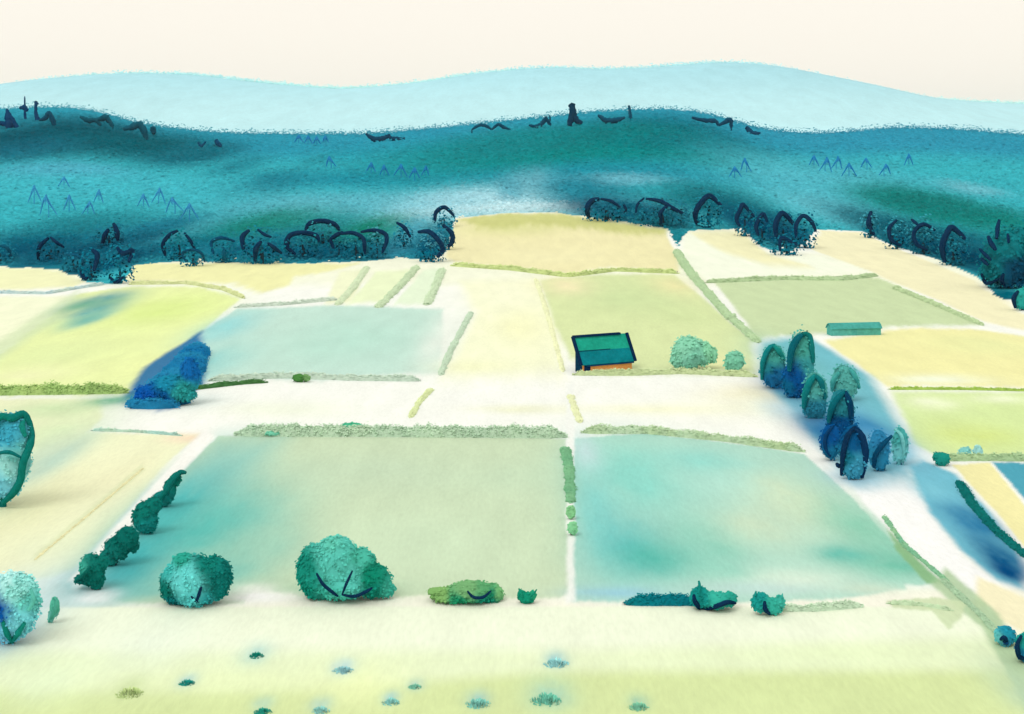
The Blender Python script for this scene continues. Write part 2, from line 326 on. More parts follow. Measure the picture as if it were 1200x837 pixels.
# ---------------------------------------------------------------- land
def rows_to_Y():
    ys = []
    r = 1500.0
    while r > 312:
        ys.append(CAM_H*F/(r-HOR)); r -= 1.7 if r < 860 else 12
    y = ys[-1]
    while y < 1350: y *= 1.0055; ys.append(y)
    while y < 2300: y *= 1.009; ys.append(y)
    while y < 10000: y *= 1.025; ys.append(y)
    return np.array(ys)
Yr = rows_to_Y()
Uc = np.concatenate([np.arange(-700, -150, 8), np.arange(-150, -30, 4), np.arange(-30, 1230, 2.0), np.arange(1230, 1400, 4), np.arange(1400, 1900, 8)])
nY, nU = len(Yr), len(Uc)
YY, UU = np.meshgrid(Yr, Uc, indexing='ij'); XX = (UU-600)/F*YY
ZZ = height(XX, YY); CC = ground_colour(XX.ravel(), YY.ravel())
VV = np.stack([XX.ravel(), YY.ravel(), ZZ.ravel()], 1)
idx = np.arange(nY*nU).reshape(nY, nU)
quads = np.stack([idx[:-1, :-1], idx[:-1, 1:], idx[1:, 1:], idx[1:, :-1]], -1).reshape(-1, 4)
cen = VV[quads].mean(1)
owner = np.zeros(len(quads), int)
FIELDS = [
 [(92,345),(150,336),(235,336),(284,350),(262,366),(236,390),(150,462),(0,464),(0,415)],
 [(0,468),(118,468),(120,490),(104,506),(232,510),(195,545),(86,668),(20,690),(0,690)],
 [(238,388),(278,362),(400,358),(548,362),(516,440),(470,441),(240,446)],
 [(398,318),(530,314),(548,360),(380,358)],
 [(556,330),(626,326),(658,440),(520,442),(556,368)],
 [(532,258),(590,250),(650,250),(720,260),(780,270),(790,292),(795,318),(720,313),(665,322),(600,314),(532,307)],
 [(632,328),(700,322),(790,322),(882,400),(888,438),(760,438),(665,438)],
 [(802,272),(868,270),(900,300),(960,300),(1030,322),(925,324),(830,328),(798,296)],
 [(838,331),(925,327),(1028,325),(1090,352),(1150,381),(1040,384),(985,392),(905,394),(888,398)],
 [(960,270),(1010,274),(1060,297),(1145,332),(1199,368),(1199,388),(1155,378),(1020,318)],
 [(966,400),(1060,385),(1145,386),(1230,394),(1230,453),(1040,453)],
 [(1046,460),(1230,460),(1230,533),(1100,534),(1070,520)],
 BIG_L, BIG_R,
 [(1070,552),(1120,558),(1196,650),(1196,696),(1110,640)],
 [(1116,546),(1160,543),(1210,600),(1210,640),(1160,592)],
]
for k, f in enumerate(FIELDS):
    g = np.array([G(*p)[:2] for p in f]); owner[inpoly(cen[:, 0], cen[:, 1], g)] = k+1
fm = forest_mask(cen[:, 0], cen[:, 1]) & (cen[:, 1] > 500)
owner[fm] = -1; owner[cen[:, 1] > 2750] = -2
def submesh(mask, name, mat):
    q = quads[mask]; u, inv = np.unique(q, return_inverse=True)
    o = link(name, make_mesh(name, VV[u], inv.reshape(-1, 4), CC[u], mat)); o['kind'] = 'structure'; return o
submesh(owner == 0, 'ground', M_FIELD)
for k in range(len(FIELDS)): submesh(owner == k+1, 'field', M_FIELD)
submesh(owner == -1, 'hillside', M_HILL)
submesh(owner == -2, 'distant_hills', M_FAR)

# ---------------------------------------------------------------- leaf clouds
def unit(n):
    v = rng.normal(size=(n, 3)); return v/np.linalg.norm(v, axis=1)[:, None]
def to_viewer(V, Q):
    """flip leaf faces so that their fronts turn to the camera"""
    n = np.cross(V[Q[:, 1]]-V[Q[:, 0]], V[Q[:, 2]]-V[Q[:, 0]]); Q = Q.copy(); f = n@np.array([0, -1., .3]) < 0; Q[f] = Q[f][:, ::-1]; return Q
def leaf_quads(P, size, N, col, tilt=.9):
    """one four-cornered leaf clump at each point, facing roughly N"""
    n = len(P); up = np.array([0, -.45, 1.0])
    NN = N*.6+up*.5; NN /= np.linalg.norm(NN, axis=1)[:, None]
    d = NN+unit(n)*tilt*.5; d[:, 1] = np.where(N[:, 1] < .3, np.minimum(d[:, 1], -.25), d[:, 1]); d /= np.linalg.norm(d, axis=1)[:, None]
    t = np.cross(d, unit(n)); t /= np.linalg.norm(t, axis=1)[:, None]+1e-9; b = np.cross(d, t)
    s = (size*(.6+.8*rng.random(n)))[:, None]
    k = [(-1,-.35),(.1,-1),(1,.3),(-.2,.9)]
    V = np.stack([P+s*.5*(t*a+b*c) for a, c in k], 1).reshape(-1, 3)
    Q = np.arange(4*n).reshape(-1, 4)
    Q = to_viewer(V, Q)
    NN = NN*.8+d*.3+unit(n)*.06; NN /= np.linalg.norm(NN, axis=1)[:, None]
    return V, Q, np.repeat(col, 4, 0), np.repeat(NN, 4, 0)
def sphere_mesh(nu=20, nv=12):
    th = np.linspace(0, 2*np.pi, nu, endpoint=False); ph = np.linspace(.0, np.pi, nv)
    V = np.array([[math.sin(p)*math.cos(t), math.sin(p)*math.sin(t), math.cos(p)] for p in ph for t in th])
    Q = [[i*nu+j, (i+1)*nu+j, (i+1)*nu+(j+1) % nu, i*nu+(j+1) % nu] for i in range(nv-1) for j in range(nu)]
    return V, np.array(Q)
SV, SQ = sphere_mesh()
def merge(parts):
    V, Q, C, N, k = [], [], [], [], 0
    for v, q, c, n in parts:
        V.append(v); Q.append(q+k); C.append(c); N.append(n); k += len(v)
    return np.concatenate(V), np.concatenate(Q), np.concatenate(C), np.concatenate(N)
def lobe(c, R, colf, leaf, dens, fuzz=.06, seed=0, core_on=True):
    """an uneven crown lobe: displaced core plus leaf clumps on and just outside it. colf(points)->albedo"""
    c = np.array(c); R = np.array(R)
    def disp(D):
        th = np.arctan2(D[:, 1], D[:, 0]); return 1+.13*fbm(th*1.6+seed*3.1, D[:, 2]*3+seed)+.05*fbm(th*5+seed, D[:, 2]*8)
    def nrm(D):
        n = D/R; return n/np.linalg.norm(n, axis=1)[:, None]
    core = c+SV*R*(disp(SV)*.96)[:, None]
    n = int(dens*4*np.pi*((R[0]*R[1]+R[0]*R[2]+R[1]*R[2])/3)/(leaf*leaf))
    n = max(40, min(n, 9000)); D = unit(n)
    rad = disp(D)*(.94+.07*rng.random(n)+fuzz*rng.exponential(1, n)*.4)
    P = c+D*R*rad[:, None]
    up = np.array([0, -.35, 1.1])
    cn = nrm(SV)*.55+up*.6; cn /= np.linalg.norm(cn, axis=1)[:, None]
    col = colf(P)*(1+.09*rng.normal(size=n))[:, None].clip(.7, 1.3)
    lv = leaf_quads(P, leaf, nrm(D), col)
    return [(core, SQ, colf(core), cn), lv] if core_on else [lv]
def px2w(px, py, Y):
    return np.array([(px-600)/F*Y, Y, CAM_H-(py-HOR)*Y/F])
KL = 1.45     # leaves get a little less light than level ground
def mixcol(stops, Y):
    """stops: (px, py, radius px, colour); inverse-distance mix of a plant's leaf colours in its own volume"""
    P0 = np.array([px2w(s[0], s[1], Y) for s in stops]); rr = np.array([s[2]*Y/F for s in stops]); cc = np.array([alb(s[3])*KL for s in stops])
    def f(P):
        d = ((P[:, None, 0]-P0[None, :, 0])**2+(P[:, None, 2]-P0[None, :, 2])**2)/rr[None]**2
        d = d*(1+.5*fbm(P[:, 0]*.7+P[:, 1]*.4, P[:, 2]*.7)[:, None])
        w_ = 1/(d**2.6+.01); w_ /= w_.sum(1)[:, None]
        return w_@cc
    return f
def crown(lobes, stops, Y, parent, origin, leaf=None, dens=.9, name='crown', depth=.8, fuzz=.06, mat=None, core_on=True):
    leaf = leaf or max(.32, 3.2*Y/F)
    parts = []; f = mixcol(stops, Y)
    for i, (px, py, rx, ry) in enumerate(lobes):
        c = px2w(px, py, Y); parts += lobe(c-origin, (rx*Y/F, rx*Y/F*depth, ry*Y/F), lambda P: f(P+origin), leaf, dens, fuzz, i+px*.1, core_on)
    V, Q, C, N = merge(parts)
    gz = height(V[:, 0]+origin[0], V[:, 1]+origin[1])-origin[2]; V[:, 2] = np.maximum(V[:, 2], gz-.15)
    return link(name, make_mesh(name, V, Q, C, mat or M_LEAF, N), parent)
def tube(P, R, col, n=8, flat=.8, jag=.0):
    """swept tapered limb through points P with radii R (closed at both ends)"""
    P = np.array(P, float); R = np.array(R, float)
    # resample smoothly
    t = np.linspace(0, len(P)-1, max(12, 7*(len(P)-1)+1)); k = np.arange(len(P))
    def cr(A):
        o = []
        for s in t:
            i = min(int(s), len(P)-2); u = s-i; p0 = A[max(i-1, 0)]; p1 = A[i]; p2 = A[i+1]; p3 = A[min(i+2, len(P)-1)]
            o.append(.5*((2*p1)+(-p0+p2)*u+(2*p0-5*p1+4*p2-p3)*u*u+(-p0+3*p1-3*p2+p3)*u**3))
        return np.array(o)
    if len(P) > 2: P2 = cr(P)
    else: P2 = np.array([P[0]*(1-s)+P[1]*s for s in t])
    R2 = np.interp(t, k, R); T = np.gradient(P2, axis=0); T /= np.linalg.norm(T, axis=1)[:, None]+1e-9
    A = np.cross(T, np.array([0, 1., 0])); A /= np.linalg.norm(A, axis=1)[:, None]+1e-9; B = np.cross(T, A)
    ang = np.linspace(0, 2*np.pi, n, endpoint=False); V = []; N = []
    for i in range(len(P2)):
        for a in ang:
            d = A[i]*math.cos(a)+B[i]*math.sin(a)*flat; j = 1+jag*(rng.random()-.5)
            V.append(P2[i]+d*R2[i]*j); N.append(d)
    Q = [[i*n+j, i*n+(j+1) % n, (i+1)*n+(j+1) % n, (i+1)*n+j] for i in range(len(P2)-1) for j in range(n)]
    b = len(V); V += [P2[0]-T[0]*R2[0]*.5, P2[-1]+T[-1]*R2[-1]*.5]; N += [-T[0], T[-1]]
    for j in range(n):
        Q.append([b, j, (j+1) % n, (j+1) % n]); Q.append([b+1, (len(P2)-1)*n+(j+1) % n, (len(P2)-1)*n+j, (len(P2)-1)*n+j])
    V = np.array(V); N = np.array(N)
    return V, Q, col, N
def tube_obj(name, segs, parent, mat=None, n=8, flat=.8, jag=.12):
    """segs: list of (points, radii, colour) joined into one mesh with plain bmesh-style faces"""
    Vs, Fs, Cs, k = [], [], [], 0
    for P, R, col in segs:
        V, Q, c, N = tube(P, R, col, n, flat, jag)
        Vs += V.tolist(); Cs += [tuple(alb(c)*1.1)+(1,)]*len(V)
        for q in Q:
            q = [x+k for x in q]; Fs.append(q if q[2] != q[3] else q[:3])
        k += len(V)
    me = bpy.data.meshes.new(name); me.from_pydata(Vs, [], Fs); me.update()
    a = me.color_attributes.new('Col', 'FLOAT_COLOR', 'POINT'); a.data.foreach_set('color', np.array(Cs, np.float32).ravel())
    me.polygons.foreach_set('use_smooth', [True]*len(me.polygons)); me.materials.append(mat or M_BOUGH)
    return link(name, me, parent)

NAVY = (16, 48, 78); DTEAL = (16, 112, 108)
def arcs_on(arcs, cx, cy, rx, ry, Y, origin, depth, default, lift=1.06):
    """boughs that follow the rounded front of a crown: pixel outline, wrapped onto the crown's own curve"""
    out_ = []
    for a in arcs:
        pts, wd = a[0], a[1]; col = a[2] if len(a) > 2 else default; P = []; m = len(pts)
        for (x, y) in pts:
            q = ((x-cx)/(rx*1.08))**2+((y-cy)/(ry*1.08))**2
            dz = math.sqrt(max(0, 1-q))*rx*Y/F*depth*lift
            P.append(px2w(x, y, Y-dz)-origin)
        if m == 2: P.insert(1, (P[0]+P[1])/2); m = 3
        R = [wd*.42*Y/F*(.55 if i in (0, m-1) else 1) for i in range(m)]
        out_.append((P, R, col))
    return out_

def round_tree(name, label, cat, base, lobes, stops, arcs=(), group=None, trunk=True, depth=.8, dens=.9, arc_col=NAVY, leaf=None, part='branch', mat=None, fuzz=.06, trunk_col=(40,60,70), bmat=None, core_on=True, lift=1.06):
    g = G(*base); Y = g[1]; r = root(name, label, cat, g, group)
    crown(lobes, stops, Y, r, g, leaf, dens, depth=depth, mat=mat, fuzz=fuzz, core_on=core_on)
    xs = [l[0]-l[2] for l in lobes]+[l[0]+l[2] for l in lobes]; ys = [l[1]-l[3] for l in lobes]+[l[1]+l[3] for l in lobes]
    cx, cy, rx, ry = (min(xs)+max(xs))/2, (min(ys)+max(ys))/2, (max(xs)-min(xs))/2, (max(ys)-min(ys))/2
    if trunk:
        top = px2w(cx, cy, Y)-g; b = np.array([(top[0])*.3, 0, -.3]); tr = max(.14, rx*Y/F*.09)
        tube_obj('trunk', [([b, (b+top)/2+np.array([tr*.4, 0, 0]), top], [tr*1.3, tr, tr*.5], trunk_col)], r, jag=.1)
    for a in arcs_on(arcs, cx, cy, rx, ry, Y, g, depth, arc_col, lift): tube_obj(part, [a], r, bmat)
    return r

# ---------------------------------------------------------------- hedgerows
def hedge(pts, hpx, col, label, wfac=.8, cat='hedge', name='hedgerow', group='hedgerows between the fields', col2=None, gaps=0, rough=.35, taper=True, dens=.8, grow=1.0):
    W = np.array([G(*p) for p in pts]); org = W[0].copy()
    seg = np.linalg.norm(np.diff(W[:, :2], axis=0), axis=1); cum = np.concatenate([[0], np.cumsum(seg)]); L = cum[-1]
    Ym = W[:, 1].mean(); n = int(max(14, min(220, L/(3.0*Ym/F))))
    s = np.linspace(0, L, n); X = np.interp(s, cum, W[:, 0]); Y = np.interp(s, cum, W[:, 1])
    # soften the corners of the line traced from image pixels
    for _ in range(3):
        X[1:-1] = (X[:-2]+2*X[1:-1]+X[2:])/4; Y[1:-1] = (Y[:-2]+2*Y[1:-1]+Y[2:])/4
    Z = height(X, Y); T = np.stack([np.gradient(X), np.gradient(Y)], 1); T /= np.linalg.norm(T, axis=1)[:, None]; NX, NY = -T[:, 1], T[:, 0]
    sd_ = rng.random()*50
    dpt = abs(W[-1, 1]-W[0, 1])/(abs(W[-1, 0]-W[0, 0])+abs(W[-1, 1]-W[0, 1])); low = 1-.5*min(1, dpt*1.3)   # hedges running away from the viewer are low and broad
    h = hpx*Y/F*low*(1+rough*fbm(s/(14*Ym/F)+sd_, s*0+sd_))
    end = np.minimum(s, L-s)/(h+1e-6)
    if taper: h = h*np.clip(.35+end*.5, .35, 1)
    wdt = h*wfac/low*(1+.25*fbm(s/(7*Ym/F)+sd_+9, s*0))*np.linspace(grow, 1, n)
    c1 = alb((col[0], col[1], col[2]+12))*1.30; c2 = alb((col2[0], col2[1], col2[2]+12))*1.30 if col2 is not None else c1*.9
    capf = np.ones(n); capf[0] = capf[-1] = .05; capf[1] = capf[-2] = .8
    m = 9; an = np.linspace(0, np.pi, m); V, N, C = [], [], []
    for i in range(n):
        for a in an:
            j = 1+.30*(rng.random()-.5)
            V.append([X[i]+NX[i]*math.cos(a)*wdt[i]*.5*j*capf[i], Y[i]+NY[i]*math.cos(a)*wdt[i]*.5*j*capf[i], Z[i]-.12+math.sin(a)**.7*h[i]*.92*j*capf[i]])
            N.append([NX[i]*math.cos(a), NY[i]*math.cos(a)-.3, math.sin(a)+.9])
        t = .5+.5*fbm(np.array([s[i]/(30*Ym/F)+sd_]), np.array([sd_])); C += [c1*t+c2*(1-t)]*m
    Q = [[i*m+j, i*m+j+1, (i+1)*m+j+1, (i+1)*m+j] for i in range(n-1) for j in range(m-1)]
    for i0 in (0, (n-1)*m):
        for j in range(0, m-2, 2): Q.append([i0, i0+j+1 if j else i0+1, i0+j+2, min(i0+j+3, i0+m-1)]) if j+3 < m else None
    N = np.array(N); N /= np.linalg.norm(N, axis=1)[:, None]
    leaf = max(.25, 2.2*Ym/F); k = int(min(9000, dens*L*h.mean()*2.2/(leaf*leaf)*2)); k = max(k, 120)
    i = rng.integers(0, n, k); f = rng.random(k)-.5; a = rng.random(k)*np.pi; rr = 1+.07*rng.normal(size=k)+.05*rng.exponential(1, k)
    ds = L/(n-1)
    P = np.stack([X[i]+T[i, 0]*f*ds+NX[i]*np.cos(a)*wdt[i]*.5*rr, Y[i]+T[i, 1]*f*ds+NY[i]*np.cos(a)*wdt[i]*.5*rr, Z[i]-.1+np.sin(a)**.7*h[i]*rr*.95], 1)
    LN = np.stack([NX[i]*np.cos(a), NY[i]*np.cos(a), np.sin(a)], 1)
    t = (.5+.5*fbm(s[i]/(30*Ym/F)+sd_, sd_+0*s[i]))[:, None]
    lv = leaf_quads(P, leaf, LN, (c1*t+c2*(1-t))*(1+.05*rng.normal(size=k))[:, None].clip(.8, 1.2))
    V, Q, C, N = merge([(np.array(V), np.array(Q), np.array(C), N), lv])
    o = link(name, make_mesh(name, V-org, Q, C, M_LEAF if Ym < 600 else M_LEAFFAR, N), None, org)
    o['label'] = label; o['category'] = cat
    if group: o['group'] = group
    return o
SAGE = (176, 202, 152); SAGE2 = (162, 192, 134)
hedge([(276,511),(400,511),(540,512),(664,513)], 13, (190,210,164), 'long pale sage hedgerow along the top of the large green field', col2=(176,202,160))
hedge([(682,508),(760,508),(850,517),(942,530)], 11, (190,210,166), 'pale sage hedgerow curving along the top of the large turquoise field', col2=(176,198,130))
hedge([(229,457),(262,453),(290,450),(313,449)], 8, (84,128,50), 'short dark olive hedge beside the blue thicket', col2=(60,112,56))
hedge([(-140,464),(0,463),(80,462),(150,461)], 13, (184,204,112), 'yellow green hedge under the lime yellow field at the left edge', col2=(140,178,90))
hedge([(245,447),(330,443),(420,446),(492,447)], 7, (200,216,182), 'faint grey green hedge under the pale blue green field')
hedge([(516,440),(528,412),(552,367)], 6, (194,212,172), 'thin diagonal hedge closing the right side of the pale blue green field', wfac=1.1)
hedge([(481,490),(491,472),(505,457)], 6, (216,224,156), 'short yellowish hedge crossing the white verge', wfac=1.2)
hedge([(395,358),(412,340),(430,314)], 6, (208,220,172), 'leftmost of three short slanting hedges below the wood', wfac=1.2)
hedge([(443,361),(465,340),(488,314)], 7, (198,214,164), 'middle one of three short slanting hedges below the wood', wfac=1.2)
hedge([(500,358),(509,340),(518,317)], 7, (200,216,168), 'rightmost of three short slanting hedges below the wood', wfac=1.2)
hedge([(276,361),(330,358),(395,352)], 6, (212,222,190), 'broken pale hedge along the top of the pale blue green field')
hedge([(628,328),(642,370),(660,436)], 4, (232,232,176), 'very faint cream hedge left of the barn field', wfac=1.1)
hedge([(668,464),(673,478),(680,496)], 6, (226,228,170), 'short cream hedge on the verge below the barn', wfac=1.2)
hedge([(662,526),(667,550),(669,590)], 9, (132,182,124), 'mid green hedge standing between the two large fields', wfac=1.2, col2=(104,166,112))
hedge([(530,312),(600,317),(665,325),(720,318),(795,321)], 6, (204,214,130), 'olive green hedge along the foot of the golden rise', col2=(190,204,124))
hedge([(793,296),(815,328),(850,368),(888,402)], 10, (184,204,146), 'broad sage hedge running down from the wood to the poplars', wfac=.9, col2=(168,194,140))
hedge([(826,332),(920,328),(985,329),(1028,324)], 6, (188,208,148), 'thin hedge across the top of the pale green right hand field')
hedge([(1048,338),(1095,357),(1152,382)], 8, (188,206,146), 'slanting sage hedge beside the peach coloured strip')
hedge([(672,440),(740,440),(800,438),(886,442)], 7, (202,214,148), 'yellow green hedge behind the white verge, in front of the barn')
hedge([(1042,457),(1130,457),(1250,460)], 4, (168,196,78), 'thin bright green hedge between two yellow fields at the right')
hedge([(1098,540),(1150,540),(1250,541)], 9, (176,202,140), 'sage hedge beneath the lime green field at the right edge')
hedge([(1124,566),(1140,592),(1166,622),(1205,655)], 11, (20,116,96), 'thick dark green hedge beside the blue meadow', col2=(12,98,84), wfac=1.0)
hedge([(1036,606),(1060,640),(1112,684)], 7, (150,188,128), 'green hedge at the right edge of the turquoise field', col2=(110,176,130))
hedge([(108,505),(160,507),(212,511)], 4, (188,206,160), 'thin grey green hedge above the peach field at the left', col2=(150,200,186))
hedge([(-60,344),(0,344),(55,345),(95,338),(122,334)], 5, (206,216,178), 'pale hedge below the wood at the far left', col2=(180,206,200))
hedge([(150,334),(220,333),(262,340),(286,350)], 6, (218,222,152), 'curved pale hedge above the lime yellow field')
hedge([(40,657),(100,607),(168,549)], 3, (224,218,158), 'thin straw coloured hedge across the peach field', wfac=1.2)
hedge([(906,716),(950,716),(1010,712)], 10, (200,220,176), 'low pale sage hedge at the foot of the turquoise field', group='hedgerows along the meadow')
hedge([(1040,708),(1080,710),(1116,716)], 6, (196,216,164), 'low pale green hedge near the lower right track', group='hedgerows along the meadow')
hedge([(1104,680),(1150,722),(1176,752)], 9, (168,196,148), 'sage hedge sloping towards the two blue bushes at the right edge', group='hedgerows along the meadow')
hedge([(732,709),(780,709),(822,709)], 13, (10,116,116), 'dark teal clipped hedge at the foot of the turquoise field', group='hedgerows along the meadow', col2=(14,124,116), rough=.12)

# ---------------------------------------------------------------- barn
def box_mesh(name, V, Fs, col, parent, mat=None):
    me = bpy.data.meshes.new(name); me.from_pydata([tuple(v) for v in V], [], Fs); me.update()
    import bmesh
    b = bmesh.new(); b.from_mesh(me); bmesh.ops.recalc_face_normals(b, faces=b.faces)
    bmesh.ops.bevel(b, geom=b.edges[:], offset=.03, segments=1, affect='EDGES'); bmesh.ops.subdivide_edges(b, edges=[e for e in b.edges if e.calc_length() > 2], cuts=5, use_grid_fill=True)
    b.to_mesh(me); b.free()
    c = np.ones((len(me.vertices), 4), np.float32); c[:, :3] = alb(col)
    a = me.color_attributes.new('Col', 'FLOAT_COLOR', 'POINT'); a.data.foreach_set('color', c.ravel()); me.materials.append(mat or M_PAINT)
    return link(name, me, parent)
HEX = [(0,1,2,3),(7,6,5,4),(0,4,5,1),(1,5,6,2),(2,6,7,3),(3,7,4,0)]
def slab(p0, p1, p2, p3, t):
    """a plate: four corners and a thickness along its normal"""
    P = [np.array(p, float) for p in (p0, p1, p2, p3)]; n = np.cross(P[1]-P[0], P[3]-P[0]); n /= np.linalg.norm(n)
    return [*P, *[p+n*t for p in P]]
def beam(a, b, w_, d=None):
    a = np.array(a, float); b = np.array(b, float); t = (b-a)/np.linalg.norm(b-a)
    s = np.cross(t, [0, 0, 1.]); s = s/np.linalg.norm(s) if np.linalg.norm(s) > 1e-3 else np.array([1., 0, 0]); u = np.cross(s, t)
    d = d or w_; s = s*w_/2; u = u*d/2
    return [a-s-u, a+s-u, b+s-u, b-s-u, a-s+u, a+s+u, b+s+u, b-s+u]
bg_ = G(683, 438); barn = root('barn', 'dark teal roofed barn with navy edges and an orange front wall', 'barn', bg_); barn.rotation_euler = (0, 0, math.radians(27))
Lb, Db, He, Hr_ = 13.9, 8.0, 1.9, 8.3
# open-fronted lean-to: orange front, dark end walls that follow the roof, one tall back wall
Dk = Db/2
box_mesh('front_wall', slab((0,0,-.5),(Lb,0,-.5),(Lb,0,He),(0,0,He),-.3), HEX, (240,160,88), barn)
box_mesh('back_wall', slab((0,Dk-.3,-.5),(0,Dk-.3,Hr_-.5),(Lb,Dk-.3,Hr_-.5),(Lb,Dk-.3,-.5),-.3), HEX, (20,80,92), barn)
for x in (-.02, Lb-.28):
    P = [(x,.31,-.5),(x,Dk-.32,-.5),(x,Dk-.32,Hr_-.75),(x,.31,He+.1)]; P2 = [(a+.3, b, c) for a, b, c in P]
    box_mesh('side_wall', P+P2, HEX, (16,58,84), barn)
ov = .15; sl = (Hr_-He)/(Db/2); ez = He-ov*sl*.4+.1
roof = box_mesh('roof', slab((-.5,-ov*.6,ez),(Lb+.5,-ov*.6,ez),(Lb+.5,Db/2,Hr_),(-.5,Db/2,Hr_),.22), HEX, (34,168,140), barn)
# sheeting lap, lower half of the roof bluer
q0 = np.array([0,-ov*.6,ez]); q1 = np.array([0,Db/2,Hr_]); nn = np.cross([1,0,0], q1-q0); nn /= np.linalg.norm(nn)
mid = q0*.52+q1*.48
lowr = box_mesh('roof_sheet', slab(*[tuple(p+nn*.225+np.array([x,0,0])) for p, x in ((q0,-.45),(q0,Lb+.45),(mid,Lb+.45),(mid,-.45))], .08), HEX, (14,130,138), roof)
box_mesh('roof_lap', beam(mid+nn*.36+np.array([-.3,0,0]), mid+nn*.36+np.array([Lb*.62,0,0]), .16), HEX, (12,52,84), roof)
for (a, b, w_) in [((q0,-.7),(q1,-.7),.8), ((q0,Lb+.75),(q1,Lb+.75),.75)]:
    box_mesh('verge_board', beam(a[0]+nn*.35+np.array([a[1],0,0]), b[0]+nn*.35+np.array([b[1],0,0]), w_, .5), HEX, (12,44,76), barn)
box_mesh('ridge_cap', beam((-.6,Db/2-.25,Hr_+.18),(Lb-1.2,Db/2-.25,Hr_+.18), .9, .5), HEX, (12,48,80), barn)
box_mesh('eave_board', beam((1.0,-ov*.8,ez-.1),(Lb+.5,-ov*.8,ez-.1), .3, .42), HEX, (14,70,104), barn)
box_mesh('door', slab((.35,-.12,-.3),(2.1,-.12,-.3),(2.1,-.12,2.0),(.35,-.12,2.0),-.1), HEX, (14,44,76), barn)
sg = G(974, 394); shed = root('shed', 'long low teal shed standing at the foot of the pale green field', 'shed', sg)
shed.rotation_euler = (0, 0, math.radians(9)); Ls, Ds = 15.2, 3.6
def shed_profile(x):
    return [(x,0,-.4),(x,Ds,-.4),(x,Ds,2.0),(x,Ds*.8,2.7),(x,Ds*.5,3.1),(x,Ds*.2,2.7),(x,0,2.0)]
P = shed_profile(0.1)+shed_profile(Ls-.1); n7 = 7
box_mesh('body', P, [tuple(range(7)), tuple(range(13, 6, -1))]+[(i, i+7, (i+1) % 7+7, (i+1) % 7) for i in range(7)], (96,182,166), shed)
def arcroof(x): return [(x,-.25,1.8),(x,Ds*.2,2.82),(x,Ds*.5,3.25),(x,Ds*.8,2.82),(x,Ds+.25,1.8),(x,Ds+.3,2.0),(x,Ds*.8,3.05),(x,Ds*.5,3.5),(x,Ds*.2,3.05),(x,-.3,2.0)]
P = arcroof(-.2)+arcroof(Ls+.2)
Fr = [(i, i+10, (i+1) % 10+10, (i+1) % 10) for i in range(10)]+[(0,1,8,9),(1,2,7,8),(2,3,6,7),(3,4,5,6)]+[(10,19,18,11),(11,18,17,12),(12,17,16,13),(13,16,15,14)]
box_mesh('roof', P, Fr, (80,172,160), shed)
box_mesh('door', slab((6.2,-.05,-.3),(7.8,-.05,-.3),(7.8,-.05,1.7),(6.2,-.05,1.7),-.08), HEX, (84,170,158), shed)

# ---------------------------------------------------------------- foreground and middle-distance trees
DG = (12,104,92); MT = (70,176,166); LT = (96,192,186)
round_tree('tree', 'round bushy tree with pale teal middle and dark green rim, below the large field', 'tree', (231,708),
  [(228,680,34,30),(206,684,19,24),(250,678,22,27),(216,660,16,12)],
  [(224,674,15,LT),(196,690,10,DG),(202,702,9,(16,108,110)),(215,652,8,(40,150,130)),(245,656,12,(16,116,104)),(262,672,12,(14,106,98)),(262,694,12,(14,112,104)),(248,700,9,(50,160,160)),(196,666,7,(60,168,160)),(230,696,9,(80,180,176))],
  [([(230,706),(233,697),(236,688)], 5), ([(224,699),(229,704),(233,706)], 4)], trunk=True, trunk_col=NAVY)
round_tree('tree', 'largest lobed green tree with a navy forked branch, at the foot of the large field', 'tree', (400,702),
  [(372,670,25,33),(396,660,27,32),(425,662,16,20),(436,680,22,20),(402,686,34,14),(388,645,16,16),(450,690,13,10)],
  [(360,660,10,(20,124,106)),(358,688,12,(18,130,110)),(368,672,8,(30,138,120)),(394,655,15,(84,180,164)),(410,670,13,(88,186,170)),(420,650,8,(70,168,146)),(434,672,10,(14,124,98)),(440,686,8,(16,120,100)),(455,690,7,(60,162,140)),(400,692,10,(70,176,154)),(390,634,7,(90,180,160)),(378,690,6,(50,158,138))],
  [([(371,672),(378,684),(388,693),(396,699)], 5), ([(401,697),(415,699),(428,694),(436,689)], 5), ([(401,697),(406,684),(413,669)], 4)], trunk_col=NAVY)
round_tree('bush', 'low long olive and teal bush left of the small two eared bush', 'bush', (548,704),
  [(530,698,26,6),(552,693,30,11),(575,696,16,12),(515,693,14,4)],
  [(515,693,8,(118,160,92)),(545,684,12,(108,158,104)),(570,684,9,(84,150,98)),(540,699,10,(30,136,96)),(570,700,9,(20,130,104)),(585,692,6,(110,170,110)),(575,692,6,(24,126,92))],
  [([(548,693),(555,700),(566,700),(575,693)], 4.5)], trunk=False, group='bushes along the foot of the big fields')
round_tree('bush', 'smallest dark teal bush with two pointed tufts, near the white track', 'bush', (617,707),
  [(617,701,9,7),(611,697,5,6),(624,698,5,5)], [(617,700,8,(20,134,104)),(625,697,4,(40,150,110))],
  [([(612,700),(610,694),(608,690)], 4, (24,134,106)), ([(622,699),(626,695),(629,691)], 3, (24,134,106))], trunk=False, group='bushes along the foot of the big fields')
round_tree('bush', 'dark teal bush with a pointed horn and navy underside, right of the clipped hedge', 'bush', (840,714),
  [(820,700,12,13),(838,703,20,9),(855,702,9,9)], [(818,698,10,(20,132,124)),(840,700,10,(50,160,140)),(856,700,7,(40,152,132))],
  [([(813,697),(815,706),(823,713),(838,711),(852,706),(862,707)], 7), ([(818,696),(820,689),(819,681)], 5, (20,128,118)), ([(860,702),(863,697)], 3, (40,150,136))], trunk=False, group='bushes along the foot of the big fields')
